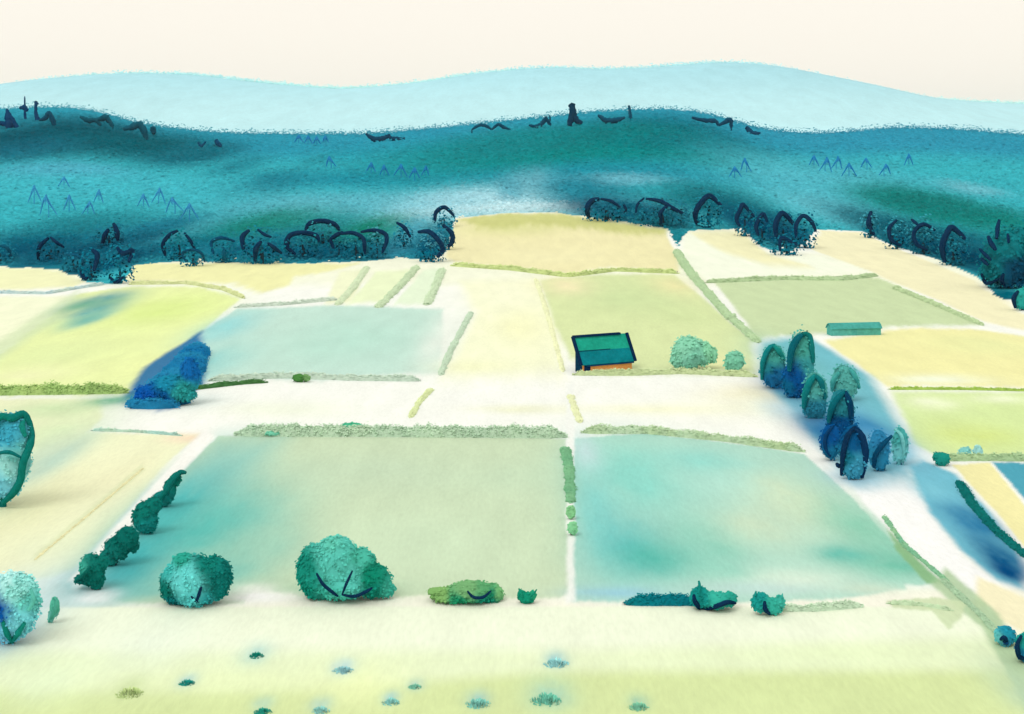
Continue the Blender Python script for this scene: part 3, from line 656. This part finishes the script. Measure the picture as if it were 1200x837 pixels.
round_tree('bush', 'dark teal bush with two horns and a navy heart, right end of the row', 'bush', (903,721),
  [(892,706,12,12),(905,710,12,10),(914,706,6,9)], [(888,700,8,(24,136,128)),(905,708,9,(50,160,140)),(914,706,6,(60,168,150))],
  [([(896,705),(897,714),(902,720)], 7), ([(885,699),(886,693)], 4, (24,134,124)), ([(916,702),(917,696)], 3, (60,166,150))], trunk=False, group='bushes along the foot of the big fields')
# dark bushes on the slanting track
grp = 'dark green bushes up the left track'
round_tree('bush', 'lowest dark green bush beside the slanting pale track', 'bush', (110,691), [(108,668,15,19),(114,678,9,13),(96,679,9,6),(120,660,7,9)], [(100,664,6,(60,160,140)),(110,672,12,DG),(96,679,5,(14,96,88))], [([(89,681),(98,674),(106,664)], 6, (16,100,88))], trunk=True, group=grp, part='branch')
round_tree('bush', 'second dark green bush from the bottom of the slanting track, ragged and leaning right', 'bush', (130,663), [(149,631,14,14),(138,642,16,14),(128,653,12,10),(156,640,7,8)], [(147,634,9,(10,96,86)),(130,652,9,(18,106,96))], trunk=True, group=grp)
round_tree('bush', 'rounded dark green bush third up the slanting track', 'bush', (171,626), [(170,606,15,19),(175,613,10,12),(180,592,10,10)], [(166,600,9,DG),(174,614,9,(18,116,110))], trunk=True, group=grp)
round_tree('tree', 'slender dark green tree bending right, topmost on the slanting track', 'tree', (184,594), [(191,584,12,9),(199,573,8,12),(206,562,7,8)], [(190,582,7,(20,114,108)),(204,560,7,(16,112,98))], [([(186,588),(195,576),(203,562),(211,554),(218,554)], 8, (16,108,98))], trunk=True, group=grp)
# left edge
round_tree('tree', 'large teal tree cut by the left edge, under a thick dark green arching bough', 'tree', (6,594), [(6,534,30,50),(12,510,26,26),(-12,540,30,50)],
  [(10,512,12,(60,160,180)),(8,540,14,(150,210,200)),(-5,560,14,(110,190,200)),(22,530,10,(100,180,170)),(-20,520,20,(20,120,110))],
  [([(2,486),(14,490),(28,486),(36,505),(35,522),(27,542),(24,562),(16,577),(3,590)], 11, (16,116,106)), ([(-12,500),(2,488),(12,492)], 10, (16,122,108)), ([(-6,532),(10,530),(24,536)], 6, (16,112,110)), ([(28,490),(26,500),(30,512)], 9, (24,130,116))], depth=.6, dens=.7, trunk_col=(16,110,104))
round_tree('tree', 'pale teal round tree with a deep blue heart at the lower left corner', 'tree', (14,754), [(10,710,36,40),(22,700,24,28)],
  [(2,705,9,(4,54,128)),(10,712,8,(10,80,150)),(24,684,12,(140,206,196)),(38,700,9,(100,190,178)),(30,720,9,(110,192,196)),(2,738,10,(110,186,206)),(12,675,9,(170,216,208)),(-14,700,14,(8,70,140))],
  [([(3,728),(8,742),(14,752)], 9, (22,132,120)), ([(14,752),(21,742),(29,730)], 9, (26,136,124)), ([(36,690),(39,703),(33,716)], 7, (96,186,172))], trunk_col=(20,124,118), depth=.7)
round_tree('bush', 'thin curved sage green shrub right of the tree in the lower left corner', 'bush', (58,730), [(64,712,6,12),(60,722,4,8)], [(65,708,8,(84,176,148)),(60,722,6,(110,186,170))], [([(57,729),(63,718),(67,706),(63,700)], 6, (84,174,148))], trunk=False)
# beside the barn
round_tree('tree', 'grey green round tree beside the barn', 'tree', (812,433), [(806,413,20,19),(823,414,14,14),(834,416,7,10),(797,421,12,11)], [(800,404,12,(130,192,160)),(812,420,12,(122,186,158)),(832,412,8,(128,190,150))], trunk=True, trunk_col=(100,170,150), group='trees in the barn field')
round_tree('tree', 'smaller grey green round tree right of the one beside the barn', 'tree', (860,435), [(861,423,12,12),(857,428,8,7)], [(861,420,10,(118,184,152))], trunk=True, trunk_col=(100,170,150), group='trees in the barn field')
round_tree('bush', 'small dark olive bush alone right of the dark olive hedge', 'bush', (353,448), [(350,443,7,5),(358,443,5,4)], [(350,443,6,(70,120,56)),(360,442,4,(110,150,90))], trunk=False)
round_tree('bush', 'tiny teal bush on the pale hedge above the large field', 'bush', (319,511), [(319,507,11,4)], [(319,507,8,(110,184,152))], trunk=False, group='teal bushes on the long hedge')
round_tree('bush', 'longer teal green bush on the pale hedge above the large field', 'bush', (401,508), [(392,505,18,5),(412,501,16,5)], [(392,505,9,(60,156,120)),(412,501,9,(70,164,124))], trunk=False, group='teal bushes on the long hedge')
round_tree('bush', 'small sage green bush at the lower end of the hedge between the two large fields', 'bush', (669,609), [(669,600,6,8)], [(669,600,6,(128,186,130))], trunk=False)
round_tree('bush', 'lowest sage bush in the gap between the two large fields', 'bush', (672,628), [(671,619,6,8)], [(671,619,6,(126,190,138))], trunk=False)
round_tree('bush', 'dark teal bush at the left end of the sage hedge on the right', 'bush', (1104,546), [(1104,538,9,8),(1098,535,5,5)], [(1104,538,6,(26,130,116))], trunk=False)
round_tree('bush', 'paler teal bush, the left of two on the sage hedge on the right', 'bush', (1131,538), [(1131,532,8,8)], [(1131,532,6,(120,184,176))], trunk=False)
round_tree('bush', 'faint teal bush, the right of two on the sage hedge on the right', 'bush', (1146,537), [(1146,530,6,8)], [(1146,530,6,(148,198,190))], trunk=False)
round_tree('bush', 'round blue green bush with a navy heart on the right track', 'bush', (1178,756), [(1178,745,13,12)], [(1180,740,7,(30,130,150)),(1170,748,6,(90,176,170)),(1175,749,4,(10,60,110))], [([(1172,750),(1176,747),(1179,750),(1176,753)], 6)], trunk=False)
round_tree('bush', 'navy and teal bush cut by the right edge of the meadow', 'bush', (1204,776), [(1206,758,16,18)], [(1206,752,10,(30,140,130)),(1196,764,6,(20,100,130))], [([(1197,745),(1192,757),(1195,770),(1204,772)], 7)], trunk=True)
# blue thicket
hedge([(178,480),(200,456),(218,434),(232,412)], 24, (6,96,140), 'deep blue wedge shaped thicket between the lime yellow and pale blue green fields', wfac=1.0, cat='thicket', name='thicket', group=None, col2=(44,140,160), rough=.2, taper=False, grow=2.6)
round_tree('thicket', 'low blue green scrub spreading right from the deep blue thicket', 'thicket', (206,474), [(200,456,24,16),(180,463,22,13),(222,440,12,20),(214,462,16,9)],
  [(200,446,9,(24,122,148)),(215,456,9,(40,144,140)),(180,468,9,(8,74,150)),(224,432,9,(16,92,150)),(195,462,9,(12,84,140))], trunk=False, depth=.9, dens=.9, fuzz=.1)

# row of poplar-like trees by the cream track
pg_ = 'pointed trees beside the cream track'
T8 = [
 ('uppermost pointed teal tree with a thin arching bough, at the left of the row', (907,455), [(906,430,15,24),(908,420,11,16)], [(906,415,9,(104,184,168)),(908,440,9,(40,120,170)),(898,430,6,(60,150,160))], [([(893,445),(894,425),(900,410),(908,404)], 6, (20,128,128)), ([(906,405),(913,412),(919,421)], 6, (30,140,130))]),
 ('tall teal tree arched over by two dark boughs, second from the top of the row', (938,466), [(938,428,16,38),(930,445,14,22)], [(938,404,9,(110,188,170)),(932,440,10,(16,96,166)),(945,430,8,(90,176,176)),(922,450,6,(20,110,150))], [([(925,435),(927,413),(933,399),(940,393)], 8, (12,96,106)), ([(940,391),(948,394),(951,408),(953,425)], 7, (20,118,112))]),
 ('pointed pale teal tree with a dark chevron bough in the middle of the row', (955,490), [(955,462,15,26),(955,476,14,15)], [(955,452,9,(120,190,178)),(956,480,9,(60,146,170))], [([(942,478),(944,462),(949,448),(956,440)], 8, (20,124,122)), ([(955,440),(962,448),(967,467)], 7, (18,116,118))]),
 ('palest tree of the row, drawn with two short slanting boughs', (990,470), [(990,448,16,20)], [(988,445,12,(132,196,184))], [([(975,458),(977,446),(984,436)], 6, (70,162,152)), ([(996,432),(1002,442),(1007,455)], 6, (70,164,156))]),
 ('dark pointed teal tree with a broad chevron of boughs below the palest one', (986,515), [(986,480,15,24),(984,496,15,16)], [(986,474,7,(60,150,160)),(985,500,9,(12,84,140))], [([(971,495),(974,480),(981,468),(990,459)], 7, (12,100,108)), ([(990,459),(996,474),(998,496)], 8, (12,62,92))]),
 ('small blue tree with one thin curved navy bough on its left side', (974,540), [(974,518,13,20)], [(972,512,8,(14,92,160)),(978,528,8,(40,130,170))], [([(977,499),(968,510),(967,524),(973,535)], 4, (14,60,100))]),
 ('tallest navy boughed pointed tree at the lower end of the row', (1000,562), [(1000,528,16,32),(1000,545,14,16)], [(1000,516,8,(16,96,150)),(1002,540,8,(90,170,200)),(994,536,6,(30,128,150))], [([(986,557),(988,532),(993,512),(1001,501)], 6, NAVY), ([(1001,501),(1010,512),(1014,532),(1010,560)], 8, (14,50,84)), ([(980,543),(984,548)], 5, NAVY)]),
 ('slanting blue tree with one leaning navy bough, right of the tallest', (1028,552), [(1030,528,13,24)], [(1032,515,8,(70,150,196)),(1026,536,8,(60,150,190))], [([(1024,548),(1026,534),(1034,522),(1045,511)], 6, (12,70,100))]),
 ('pale turquoise feathery tree at the right end of the row', (1056,545), [(1055,522,10,22)], [(1052,510,8,(110,190,184)),(1058,532,8,(170,220,220))], [([(1048,503),(1056,510),(1059,525),(1058,540)], 4, (120,196,190))]),
]
for lab, b, lo, st, ar in T8:
    st = [(x, y, q, (c[0]*.60, c[1]*.80, c[2]*.80)) for x, y, q, c in st]; ar = [(a[0], a[1]*1.3)+tuple(a[2:]) for a in ar]
    round_tree('poplar', lab, 'tree', b, lo, st, ar, group=pg_, depth=.75, dens=.7, fuzz=.16, trunk_col=(20,90,130), leaf=.5, lift=1.15)

# ---------------------------------------------------------------- trees along the forest edge
fg = 'round trees along the edge of the wood'
def edge_tree(label, arcs, box=None, kind='tree', thin=False):
    xs = [p[0] for a in arcs for p in a[0]]; ys = [p[1] for a in arcs for p in a[0]]
    x0, x1, y0, y1 = box or (min(xs), max(xs), min(ys), max(ys))
    if x1-x0 < 20: m = (x0+x1)/2; x0, x1 = m-11, m+11
    if y1-y0 < 20: y1 = y0+20
    cx, cy, rx, ry = (x0+x1)/2, (y0+y1)/2+1, (x1-x0)/2, (y1-y0)/2+1
    g = G(cx, y1+1)
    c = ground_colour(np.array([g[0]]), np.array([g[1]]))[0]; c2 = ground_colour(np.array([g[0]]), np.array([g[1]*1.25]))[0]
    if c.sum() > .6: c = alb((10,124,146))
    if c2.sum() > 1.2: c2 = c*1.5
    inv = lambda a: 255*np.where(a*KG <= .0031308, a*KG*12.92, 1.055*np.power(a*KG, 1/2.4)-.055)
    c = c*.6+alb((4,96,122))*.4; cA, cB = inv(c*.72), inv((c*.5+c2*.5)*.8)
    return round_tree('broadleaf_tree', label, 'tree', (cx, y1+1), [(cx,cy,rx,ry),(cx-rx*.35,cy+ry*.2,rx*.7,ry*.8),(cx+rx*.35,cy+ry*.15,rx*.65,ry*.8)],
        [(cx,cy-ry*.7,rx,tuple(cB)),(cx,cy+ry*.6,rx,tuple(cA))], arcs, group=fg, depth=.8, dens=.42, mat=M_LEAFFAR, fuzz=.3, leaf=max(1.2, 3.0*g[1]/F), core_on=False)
E = [
 ('leftmost tree of the wood edge, one navy bough curving down its right side', [([(0,288),(9,291),(14,305)],5,(14,84,108))], (-16,16,284,308)),
 ('round tree left of the dark hollow with one thick and one short navy bough', [([(45,305),(46,290),(57,279)],7),([(59,278),(66,284),(75,290)],5)]),
 ('small round tree with one thin teal bough over its top, left of the dark hollow', [([(75,298),(88,299),(96,304),(98,312)],4,(16,84,112))], (74,99,296,318)),
 ('peaked tree with two steep navy boughs above the dark hollow', [([(120,285),(123,276),(127,269)],8),([(133,262),(137,272),(138,282)],8)], (112,144,260,290)),
 ('dark tree with an upright navy bough in the hollow', [([(108,293),(114,300),(110,317)],8),([(95,318),(98,325),(103,326)],7)], (94,120,292,328)),
 ('dark tree with a hooked navy bough in the hollow, over a navy tick', [([(137,290),(144,297),(155,294),(151,307)],7),([(129,325),(136,331),(144,325)],6)], (125,156,288,331)),
 ('broad round tree with a long navy bough on the left, right of the hollow', [([(194,300),(191,287),(198,276),(209,270)],6),([(216,273),(223,282),(228,292)],5)], (190,230,268,304)),
 ('small low tree with a thin arch like a croquet hoop', [([(218,307),(214,297),(226,293),(236,297),(240,307)],4,(14,72,100))], (212,241,291,309)),
 ('tree with a thin square topped arch, left of the green wooded patch', [([(250,297),(248,284),(260,279),(275,283)],5,(14,72,104)),([(262,290),(262,298),(265,306)],5,(16,90,120))], (247,276,277,307)),
 ('green tree with four scattered navy boughs', [([(292,270),(284,278),(285,292)],8),([(302,269),(310,275),(318,278)],5),([(306,283),(300,292),(299,306)],8),([(314,285),(322,291),(330,297)],6)], (282,331,268,308)),
 ('tree with a thick hooked navy bough below the highest arch of the wood', [([(346,298),(336,288),(340,276),(355,273),(370,276),(374,283)],7)], (334,376,270,302)),
 ('tree with the highest wide navy arch of the left wood', [([(358,270),(363,262),(378,259),(392,263),(398,270)],7)], (356,400,257,286)),
 ('tree with a narrow navy arch beside the tree of the highest arch', [([(391,291),(388,281),(397,274),(402,272)],6)], (387,408,270,300)),
 ('tree with a flat topped navy bough turned straight down at its right', [([(400,274),(413,273),(424,278),(427,286),(427,300)],6)], (404,430,271,303)),
 ('tree with a rounded navy hook beside the last bright gap of the wood', [([(423,272),(438,270),(451,274),(453,283),(448,296)],6)], (428,455,268,302)),
 ('lone slanting navy bough on a small tree in the bright gap', [([(465,261),(474,267),(481,278)],6)], (464,482,260,290)),
 ('dark round tree with a thick navy crescent at the left foot of the golden rise', [([(490,272),(503,272),(514,282),(519,293),(512,301)],7)], (489,521,270,306)),
 ('topmost small tree with a navy arch above the golden rise, at its left end', [([(510,259),(511,249),(521,243),(532,253)],6)], (508,533,242,266)),
 ('narrow tree with a navy crescent hard against the golden rise', [([(519,264),(529,273),(530,283),(526,289)],7)], (512,532,262,292)),
 ('wide tree with a thick navy bough, above the right part of the golden rise', [([(690,255),(688,245),(693,236),(702,233)],8),([(704,233),(716,236),(727,243)],5),([(731,240),(733,245),(732,250)],5)], (687,734,231,258)),
 ('wide tree with a long sloping navy bough right of the one above the golden rise', [([(745,250),(747,240),(755,232)],4),([(757,233),(774,236),(788,244),(804,252)],6),([(775,262),(774,250),(782,241)],6)], (744,806,231,264)),
 ('tall tree with a bold navy question mark bough, right of the hill gap', [([(817,263),(815,250),(823,236),(832,230),(845,241)],8)], (813,846,228,266)),
 ('left tree of the dark group, thin peaked navy bough', [([(867,265),(863,257),(868,245),(871,240),(884,254)],6)], (861,885,238,276)),
 ('second tree of the dark group, small peaked bough', [([(889,276),(886,265),(894,251),(899,260)],6)], (884,902,249,286)),
 ('third tree of the dark group, tallest peaked navy bough', [([(910,279),(909,264),(917,250),(931,264)],8)], (904,932,248,288)),
 ('right tree of the dark group, thin bough looping over to the right', [([(933,279),(933,264),(941,253),(951,260),(956,271)],6)], (929,957,251,290)),
 ('lowest tree of the dark group, short roofed bough at its foot', [([(914,294),(916,279),(934,287)],6)], (906,938,275,298)),
 ('slim tree with a thick upright navy bough, first of the right hand wood', [([(1021,248),(1018,262),(1024,275)],8)], (1010,1030,246,278)),
 ('tree with a navy crescent open to the right', [([(1051,258),(1042,268),(1045,282),(1056,288)],6)], (1038,1064,256,291)),
 ('tree with a thin navy ring almost closed, in the right hand wood', [([(1087,293),(1074,286),(1071,273),(1082,263),(1096,270)],6),([(1068,257),(1076,264)],5)], (1066,1098,256,297)),
 ('largest tree of the right hand wood, thick navy bough bent over like a beak', [([(1107,307),(1104,290),(1109,275),(1116,267),(1131,280)],9)], (1100,1134,265,310)),
]
for e in E: edge_tree(*e)
round_tree('broadleaf_tree', 'spiky dark tree with many short navy boughs at the right edge of the wood', 'tree', (1178,338), [(1180,303,26,34),(1166,312,16,20),(1194,300,18,34)],
  [(1180,285,14,(16,112,116)),(1185,315,14,(8,66,90)),(1160,315,10,(14,104,110))],
  [([(1168,280),(1169,268),(1171,258)],7),([(1158,277),(1162,286),(1167,293)],8),([(1181,274),(1182,285)],5),([(1148,292),(1155,299),(1161,305)],6),([(1150,303),(1158,311)],6),([(1150,321),(1156,332),(1171,327)],6),([(1176,321),(1174,328),(1177,335)],7)], group=fg, depth=.8, mat=M_LEAFFAR, fuzz=.25, leaf=1.3)
round_tree('broadleaf_tree', 'small low tree with one short navy bough below the spiky tree at the right edge', 'tree', (1197,364), [(1198,350,10,13)], [(1198,350,10,(40,150,140))], [([(1190,361),(1188,350),(1193,341)],7)], group=fg, mat=M_LEAFFAR, trunk=True)

# ---------------------------------------------------------------- dark trees along the ridge
def stroke_tree(name, label, cat, base, strokes, col=NAVY, group='dark trees on the ridge', part='branch', leafy=True, maxY=1960):
    g = G(*base)
    if g[1] > maxY:
        X = (base[0]-600)/F*maxY; g = np.array([X, maxY, float(height(X, maxY))])
    Y = g[1]; r = root(name, label, cat, g, group)
    for s in strokes:
        pts, wds = s[0], s[1]; c = s[2] if len(s) > 2 else col
        P = [px2w(x, y, Y)-g for x, y in pts]
        if len(P) == 2: P.insert(1, (P[0]+P[1])/2); wds = [wds[0], (wds[0]+wds[-1])/2, wds[-1]] if not np.isscalar(wds) else wds
        R = [wd/2*Y/F for wd in wds] if not np.isscalar(wds) else [wds/2*Y/F*(.5 if i in (0, len(P)-1) else 1) for i in range(len(P))]
        tube_obj(part, [(P, R, c)], r, jag=.5)
    zb = min(P_[2] for s in strokes for P_ in [px2w(x, y, Y)-g for x, y in s[0]])
    if zb > .5:
        bx = min(((px2w(x, y, Y)-g) for s in strokes for x, y in s[0]), key=lambda q: q[2])
        tube_obj('trunk', [([[bx[0], 0, -1], [bx[0], 0, bx[2]*.5], bx], [.9, .8, .7], col)], r)
    return r
DB = (10, 62, 104)
stroke_tree('conifer', 'broad leaning navy conifer at the left end of the ridge', 'tree', (14,150), [([(8,128),(10,138),(10,150)],[2,9,10]),([(8,130),(14,140),(21,152)],[2,7,5]),([(0,144),(7,146)],[5,7])], DB)
stroke_tree('conifer', 'thin navy spire with a tuft halfway up, on the left ridge', 'tree', (30,140), [([(29,113),(29,128),(30,141)],[1,3,3]),([(23,127),(28,126),(32,130)],[3,6,4])], DB)
stroke_tree('conifer', 'navy spire with a heavy foot to the right, third on the left ridge', 'tree', (44,142), [([(42,119),(42,132),(44,141)],[4,4,6]),([(42,120),(45,122)],[3,2])], DB)
stroke_tree('conifer', 'navy hooked tree bent over, fourth on the left ridge', 'tree', (58,148), [([(46,141),(54,138),(57,132),(62,142),(65,150)],[2,6,5,6,4])], (12,72,96))
stroke_tree('tree_clump', 'long dark clump of three humps on the left ridge', 'tree clump', (115,150), [([(94,137),(103,141),(112,141),(118,147)],6),([(112,141),(120,139),(125,138),(132,148)],7)], (14,84,100))
stroke_tree('tree_clump', 'dark arched clump on the falling left ridge', 'tree clump', (165,163), [([(145,151),(155,149),(163,146),(169,154),(172,165)],8)], (14,86,104))
stroke_tree('tree_clump', 'dark oval bush right of the arched clump on the left ridge', 'tree clump', (180,160), [([(179,149),(180,156)],[6,7])], (14,84,104))
stroke_tree('tree_clump', 'small navy tick shaped bush lower down the left ridge', 'tree clump', (236,173), [([(232,167),(236,171),(241,166)],4)], (16,80,112))
stroke_tree('tree_clump', 'small navy oval bush at the right end of the left ridge', 'tree clump', (256,173), [([(253,164),(256,169),(259,171)],[4,6,4])], (14,76,112))
stroke_tree('tree_clump', 'boat shaped navy clump alone on the low middle of the ridge', 'tree clump', (450,166), [([(429,157),(438,163),(449,162),(457,158)],6),([(455,160),(463,163),(474,162)],6)], (14,66,92))
stroke_tree('tree_clump', 'navy clump of two low humps left of the ridge summit', 'tree clump', (577,155), [([(553,152),(562,147),(570,148),(576,152)],4),([(576,152),(584,146),(590,149),(598,152)],4)], (14,74,96))
stroke_tree('tree_clump', 'navy clump sweeping up into a point, near the summit tower tree', 'tree clump', (634,150), [([(620,147),(631,148),(638,141),(640,137)],5),([(640,138),(645,147)],5),([(644,135),(645,142)],2)], (14,72,96))
stroke_tree('conifer', 'bold navy tower shaped conifer on the summit of the ridge', 'tree', (672,148), [([(670,122),(671,133),(667,147)],[7,9,6]),([(671,132),(676,141),(682,144)],[7,7,4])], (10,58,84))
stroke_tree('tree_clump', 'navy crescent shaped clump right of the tower shaped conifer', 'tree clump', (716,145), [([(701,135),(710,141),(722,141),(732,138)],6)], (14,76,100))
stroke_tree('conifer', 'thin upright navy spire on the right shoulder of the summit', 'tree', (739,140), [([(737,124),(739,138)],[3,4])], (16,80,104))
stroke_tree('tree_clump', 'ragged navy clump on the right slope of the ridge', 'tree clump', (840,152), [([(811,138),(825,141),(838,142),(842,147)],5),([(842,147),(850,143),(856,141),(857,150)],6)], (14,70,96))
stroke_tree('tree_clump', 'navy tapering clump where the dark ridge ends at the right', 'tree clump', (880,157), [([(875,149),(881,156),(891,156)],[5,7,2])], (14,70,100))

# ---------------------------------------------------------------- blue pines on the slopes
def pine(label, x, top, bot, wd, col=(46,140,192), lean=0):
    base = (x, bot+1); g = G(*base)
    if g[1] > 1940:
        X = (x-600)/F*1940; g = np.array([X, 1940, float(height(X, 1940))])
    Y = g[1]; r = root('pine_tree', label, 'tree', g, 'blue pines on the wooded slopes')
    ap = px2w(x+lean, top, Y)-g; h = ap[2]; rad = wd/2*Y/F; tw = max(.75, 1.3*Y/F)
    tube_obj('trunk', [([[0,0,-.6],[0,0,h*.5],ap*.98], [.35,.3,.1], col)], r)
    for a in (0, 180, 248, 292):                       # drooping boughs from the top; two spread across the slope, two towards the valley
        dx, dy = math.cos(math.radians(a)), math.sin(math.radians(a))
        k = .85+.3*rng.random(); zlo = h*(.02+.16*rng.random())
        if a in (248, 292): k *= .5; zlo = h*.55
        P = [ap, ap+np.array([dx*rad*.35*k, dy*rad*.35*k, -(h-zlo)*.38]), np.array([dx*rad*k, dy*rad*k, zlo])]
        tube_obj('bough', [(P, [tw*.35, tw*.75, tw*.3], col)], r, jag=.6)
    return r
PB = [('leftmost tall blue pine on the left slope',40,217,238,16,0),('broad blue pine leaning right, second on the left slope',57,228,254,22,-3),('faint small blue pine above the others on the left slope',75,207,219,14,0),('blue pine in the middle of the left slope group',81,228,248,15,0),
 ('short blue pine right of the middle of the left slope group',103,236,251,16,2),('narrow blue pine at the right end of the left slope group',116,222,238,11,0),('first blue pine of the four above the wood edge',168,227,243,16,0),('second and highest blue pine of the four above the wood edge',186,220,240,16,1),
 ('third, sprawling blue pine of the four above the wood edge',205,231,250,20,-3),('last and lowest blue pine of the four above the wood edge',222,238,259,20,0),
 ('leftmost of the tiny blue pines just below the skyline at left centre',350,158,167,10,0),('second of the tiny blue pines just below the skyline at left centre',361,159,168,10,0),('third of the tiny blue pines just below the skyline at left centre',371,160,169,9,0),('rightmost of the tiny blue pines just below the skyline at left centre',381,159,168,8,0),
 ('small blue pine beside the dark green spot on the middle slope',388,183,197,12,-2),('leftmost of five blue pines on the middle slope',435,190,203,12,0),('second of five blue pines on the middle slope',450,193,206,12,0),('third and tallest of five blue pines on the middle slope',470,192,207,16,0),('fourth of five blue pines on the middle slope',486,196,211,13,0),('rightmost of five blue pines on the middle slope',498,194,206,8,1),
 ('lower pale blue pine of the pair above the dark group',861,195,208,15,0),('upper pale blue pine of the pair above the dark group',875,185,201,12,-2),('leftmost blue pine of the right slope row',954,182,195,11,0),('second blue pine of the right slope row, leaning right',967,184,202,15,2),('third blue pine of the right slope row, half open',980,183,198,12,2),('fourth and broadest blue pine of the right slope row',995,191,207,17,0),('fifth blue pine of the right slope row',1016,185,198,13,-1),('stout blue pine in the right slope row',1036,192,206,14,2),('single blue pine farthest right on the slope',1065,180,194,12,0)]
for lab, x, t, b, wd, ln in PB: pine(lab, x, t, b, wd, (40,134,188) if x > 240 else (60,150,196), ln)

# ---------------------------------------------------------------- tufts in the near meadow
tg = 'small plants in the near meadow'
TU = [('teal tuft with a dark pointed heart in the upper left of the meadow',300,770,7,(24,140,120)),('small teal tuft with a dark sliver, lowest left but one',219,802,7,(30,144,130)),('pale blue tuft right of the pointed one',402,787,9,(150,204,204)),('teal tuft cut by the bottom of the meadow',308,836,8,(40,150,128)),('faint blue green tuft near the bottom at left centre',376,834,8,(140,198,186)),
 ('palest blue tuft in the middle of the meadow',652,779,11,(146,204,200)),('small green tuft beside a smear of grass',486,806,6,(126,194,164)),('pale teal tuft low in the centre left',458,824,8,(136,198,186)),('pale teal double tuft low in the centre',560,826,11,(126,194,176)),('widest teal tuft low in the centre right',640,822,14,(110,188,160)),('green teal tuft at the lower right',748,830,9,(124,190,156)),('yellowish green tuft at the lower left',152,814,12,(192,212,140))]
for lab, x, y, r_, c in TU:
    g = G(x, y); Y = g[1]; o = root('tuft', lab, 'plant', g, tg); m = Y/F
    n = int(30+r_*9); a = rng.random(n)*2*np.pi; rr = rng.random(n)**.8*r_*m*1.35; hh = r_*m*(.3+.4*rng.random(n))*np.exp(-(rr/(r_*m*1.1))**2*1.1)
    V = []; Q = []; N = []
    for i in range(n):
        b = np.array([math.cos(a[i])*rr[i], math.sin(a[i])*rr[i]*.9, -.03]); t = b+np.array([math.cos(a[i])*hh[i]*.45, math.sin(a[i])*hh[i]*.45, hh[i]+.06]); s = np.array([-math.sin(a[i]+rng.random()), math.cos(a[i]), 0])*.09
        k = len(V); V += [b-s, b+s, (b+t)/2+s*1.3, (b+t)/2-s*1.3, t-s*.3, t+s*.3]; Q += [[k,k+1,k+2,k+3],[k+3,k+2,k+5,k+4]]; N += [[.1*math.cos(a[i]),-.3,1]]*6
    V = np.array(V); Q = to_viewer(V, np.array(Q)); V[:, 2] += height(V[:, 0]+g[0], V[:, 1]+g[1])-g[2]
    C = np.tile(alb(c)*1.5, (len(V), 1))*(1+.12*np.repeat(rng.normal(size=n), 6))[:, None]
    N = np.array(N, float); N /= np.linalg.norm(N, axis=1)[:, None]
    link('leaves', make_mesh('leaves', V, Q, C, M_LEAF, N), o)

# ---------------------------------------------------------------- the wood itself, too many trees to count
def scatter_wood(name, n, Ylo, Yhi, size, hmax, mat, ridge=None, near_pow=1.0):
    u = rng.random(n)*1700-250
    if ridge is None: Y = Ylo*(Yhi/Ylo)**(rng.random(n)**near_pow)
    else: Y = ridge+(rng.random(n)-.5)*(Yhi-Ylo)
    X = (u-600)/F*Y
    m = (forest_mask(X, Y) | (Y > 2500)) & (Y > 500); X, Y = X[m], Y[m]; n = len(X)
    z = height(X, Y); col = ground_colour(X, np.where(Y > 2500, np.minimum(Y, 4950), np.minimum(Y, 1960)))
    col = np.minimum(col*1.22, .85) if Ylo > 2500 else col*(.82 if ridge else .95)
    P = np.stack([X, Y, z+rng.random(n)**1.0*.2*hmax+np.minimum(rng.exponential(.30, n), 1.3)*hmax], 1)
    Nn = np.tile([0, -.3, 1.], (n, 1)); sz = size*Y/Y.mean()
    N2 = np.stack([rng.normal(size=n)*.2, -.5*np.ones(n), 1+rng.normal(size=n)*.1], 1); N2[:, 1] -= (Ylo > 2500)*.8; N2 /= np.linalg.norm(N2, axis=1)[:, None]
    V, Q, C, NN = leaf_quads(P, sz, N2, col*(1+.08*rng.normal(size=n))[:, None].clip(.7, 1.3), .5)
    o = link(name, make_mesh(name, V, Q, C, mat, NN)); o['kind'] = 'stuff'; o['label'] = 'soft teal mass of woodland'; o['category'] = 'woodland'; return o
scatter_wood('woodland', 90000, 640, 1950, 2.8, 2.2, M_LEAFFAR, near_pow=1.0)
scatter_wood('ridge_woodland', 22000, 1930, 2050, 2.4, 7.0, M_LEAFFAR, ridge=1975)
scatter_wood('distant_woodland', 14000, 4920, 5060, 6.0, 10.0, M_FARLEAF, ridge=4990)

# ---------------------------------------------------------------- the air over the valley
if True:
    hv = [(x, y, z) for z in (-40, 420) for x, y in ((-9000, -30), (9000, -30), (9000, 12500), (-9000, 12500))]
    me = bpy.data.meshes.new('haze'); me.from_pydata(hv, [], [(3,2,1,0),(4,5,6,7),(0,1,5,4),(1,2,6,5),(2,3,7,6),(3,0,4,7)]); me.update()
    hm = bpy.data.materials.new('haze'); hm.use_nodes = True; hm.node_tree.nodes.clear()
    ho = hm.node_tree.nodes.new('ShaderNodeOutputMaterial'); pv = hm.node_tree.nodes.new('ShaderNodeVolumePrincipled')
    pv.inputs['Color'].default_value = (.55, .90, 1, 1); pv.inputs['Density'].default_value = .000022; pv.inputs['Anisotropy'].default_value = .3
    hm.node_tree.links.new(pv.outputs[0], ho.inputs['Volume']); me.materials.append(hm)
    hz = link('haze', me); hz['kind'] = 'stuff'
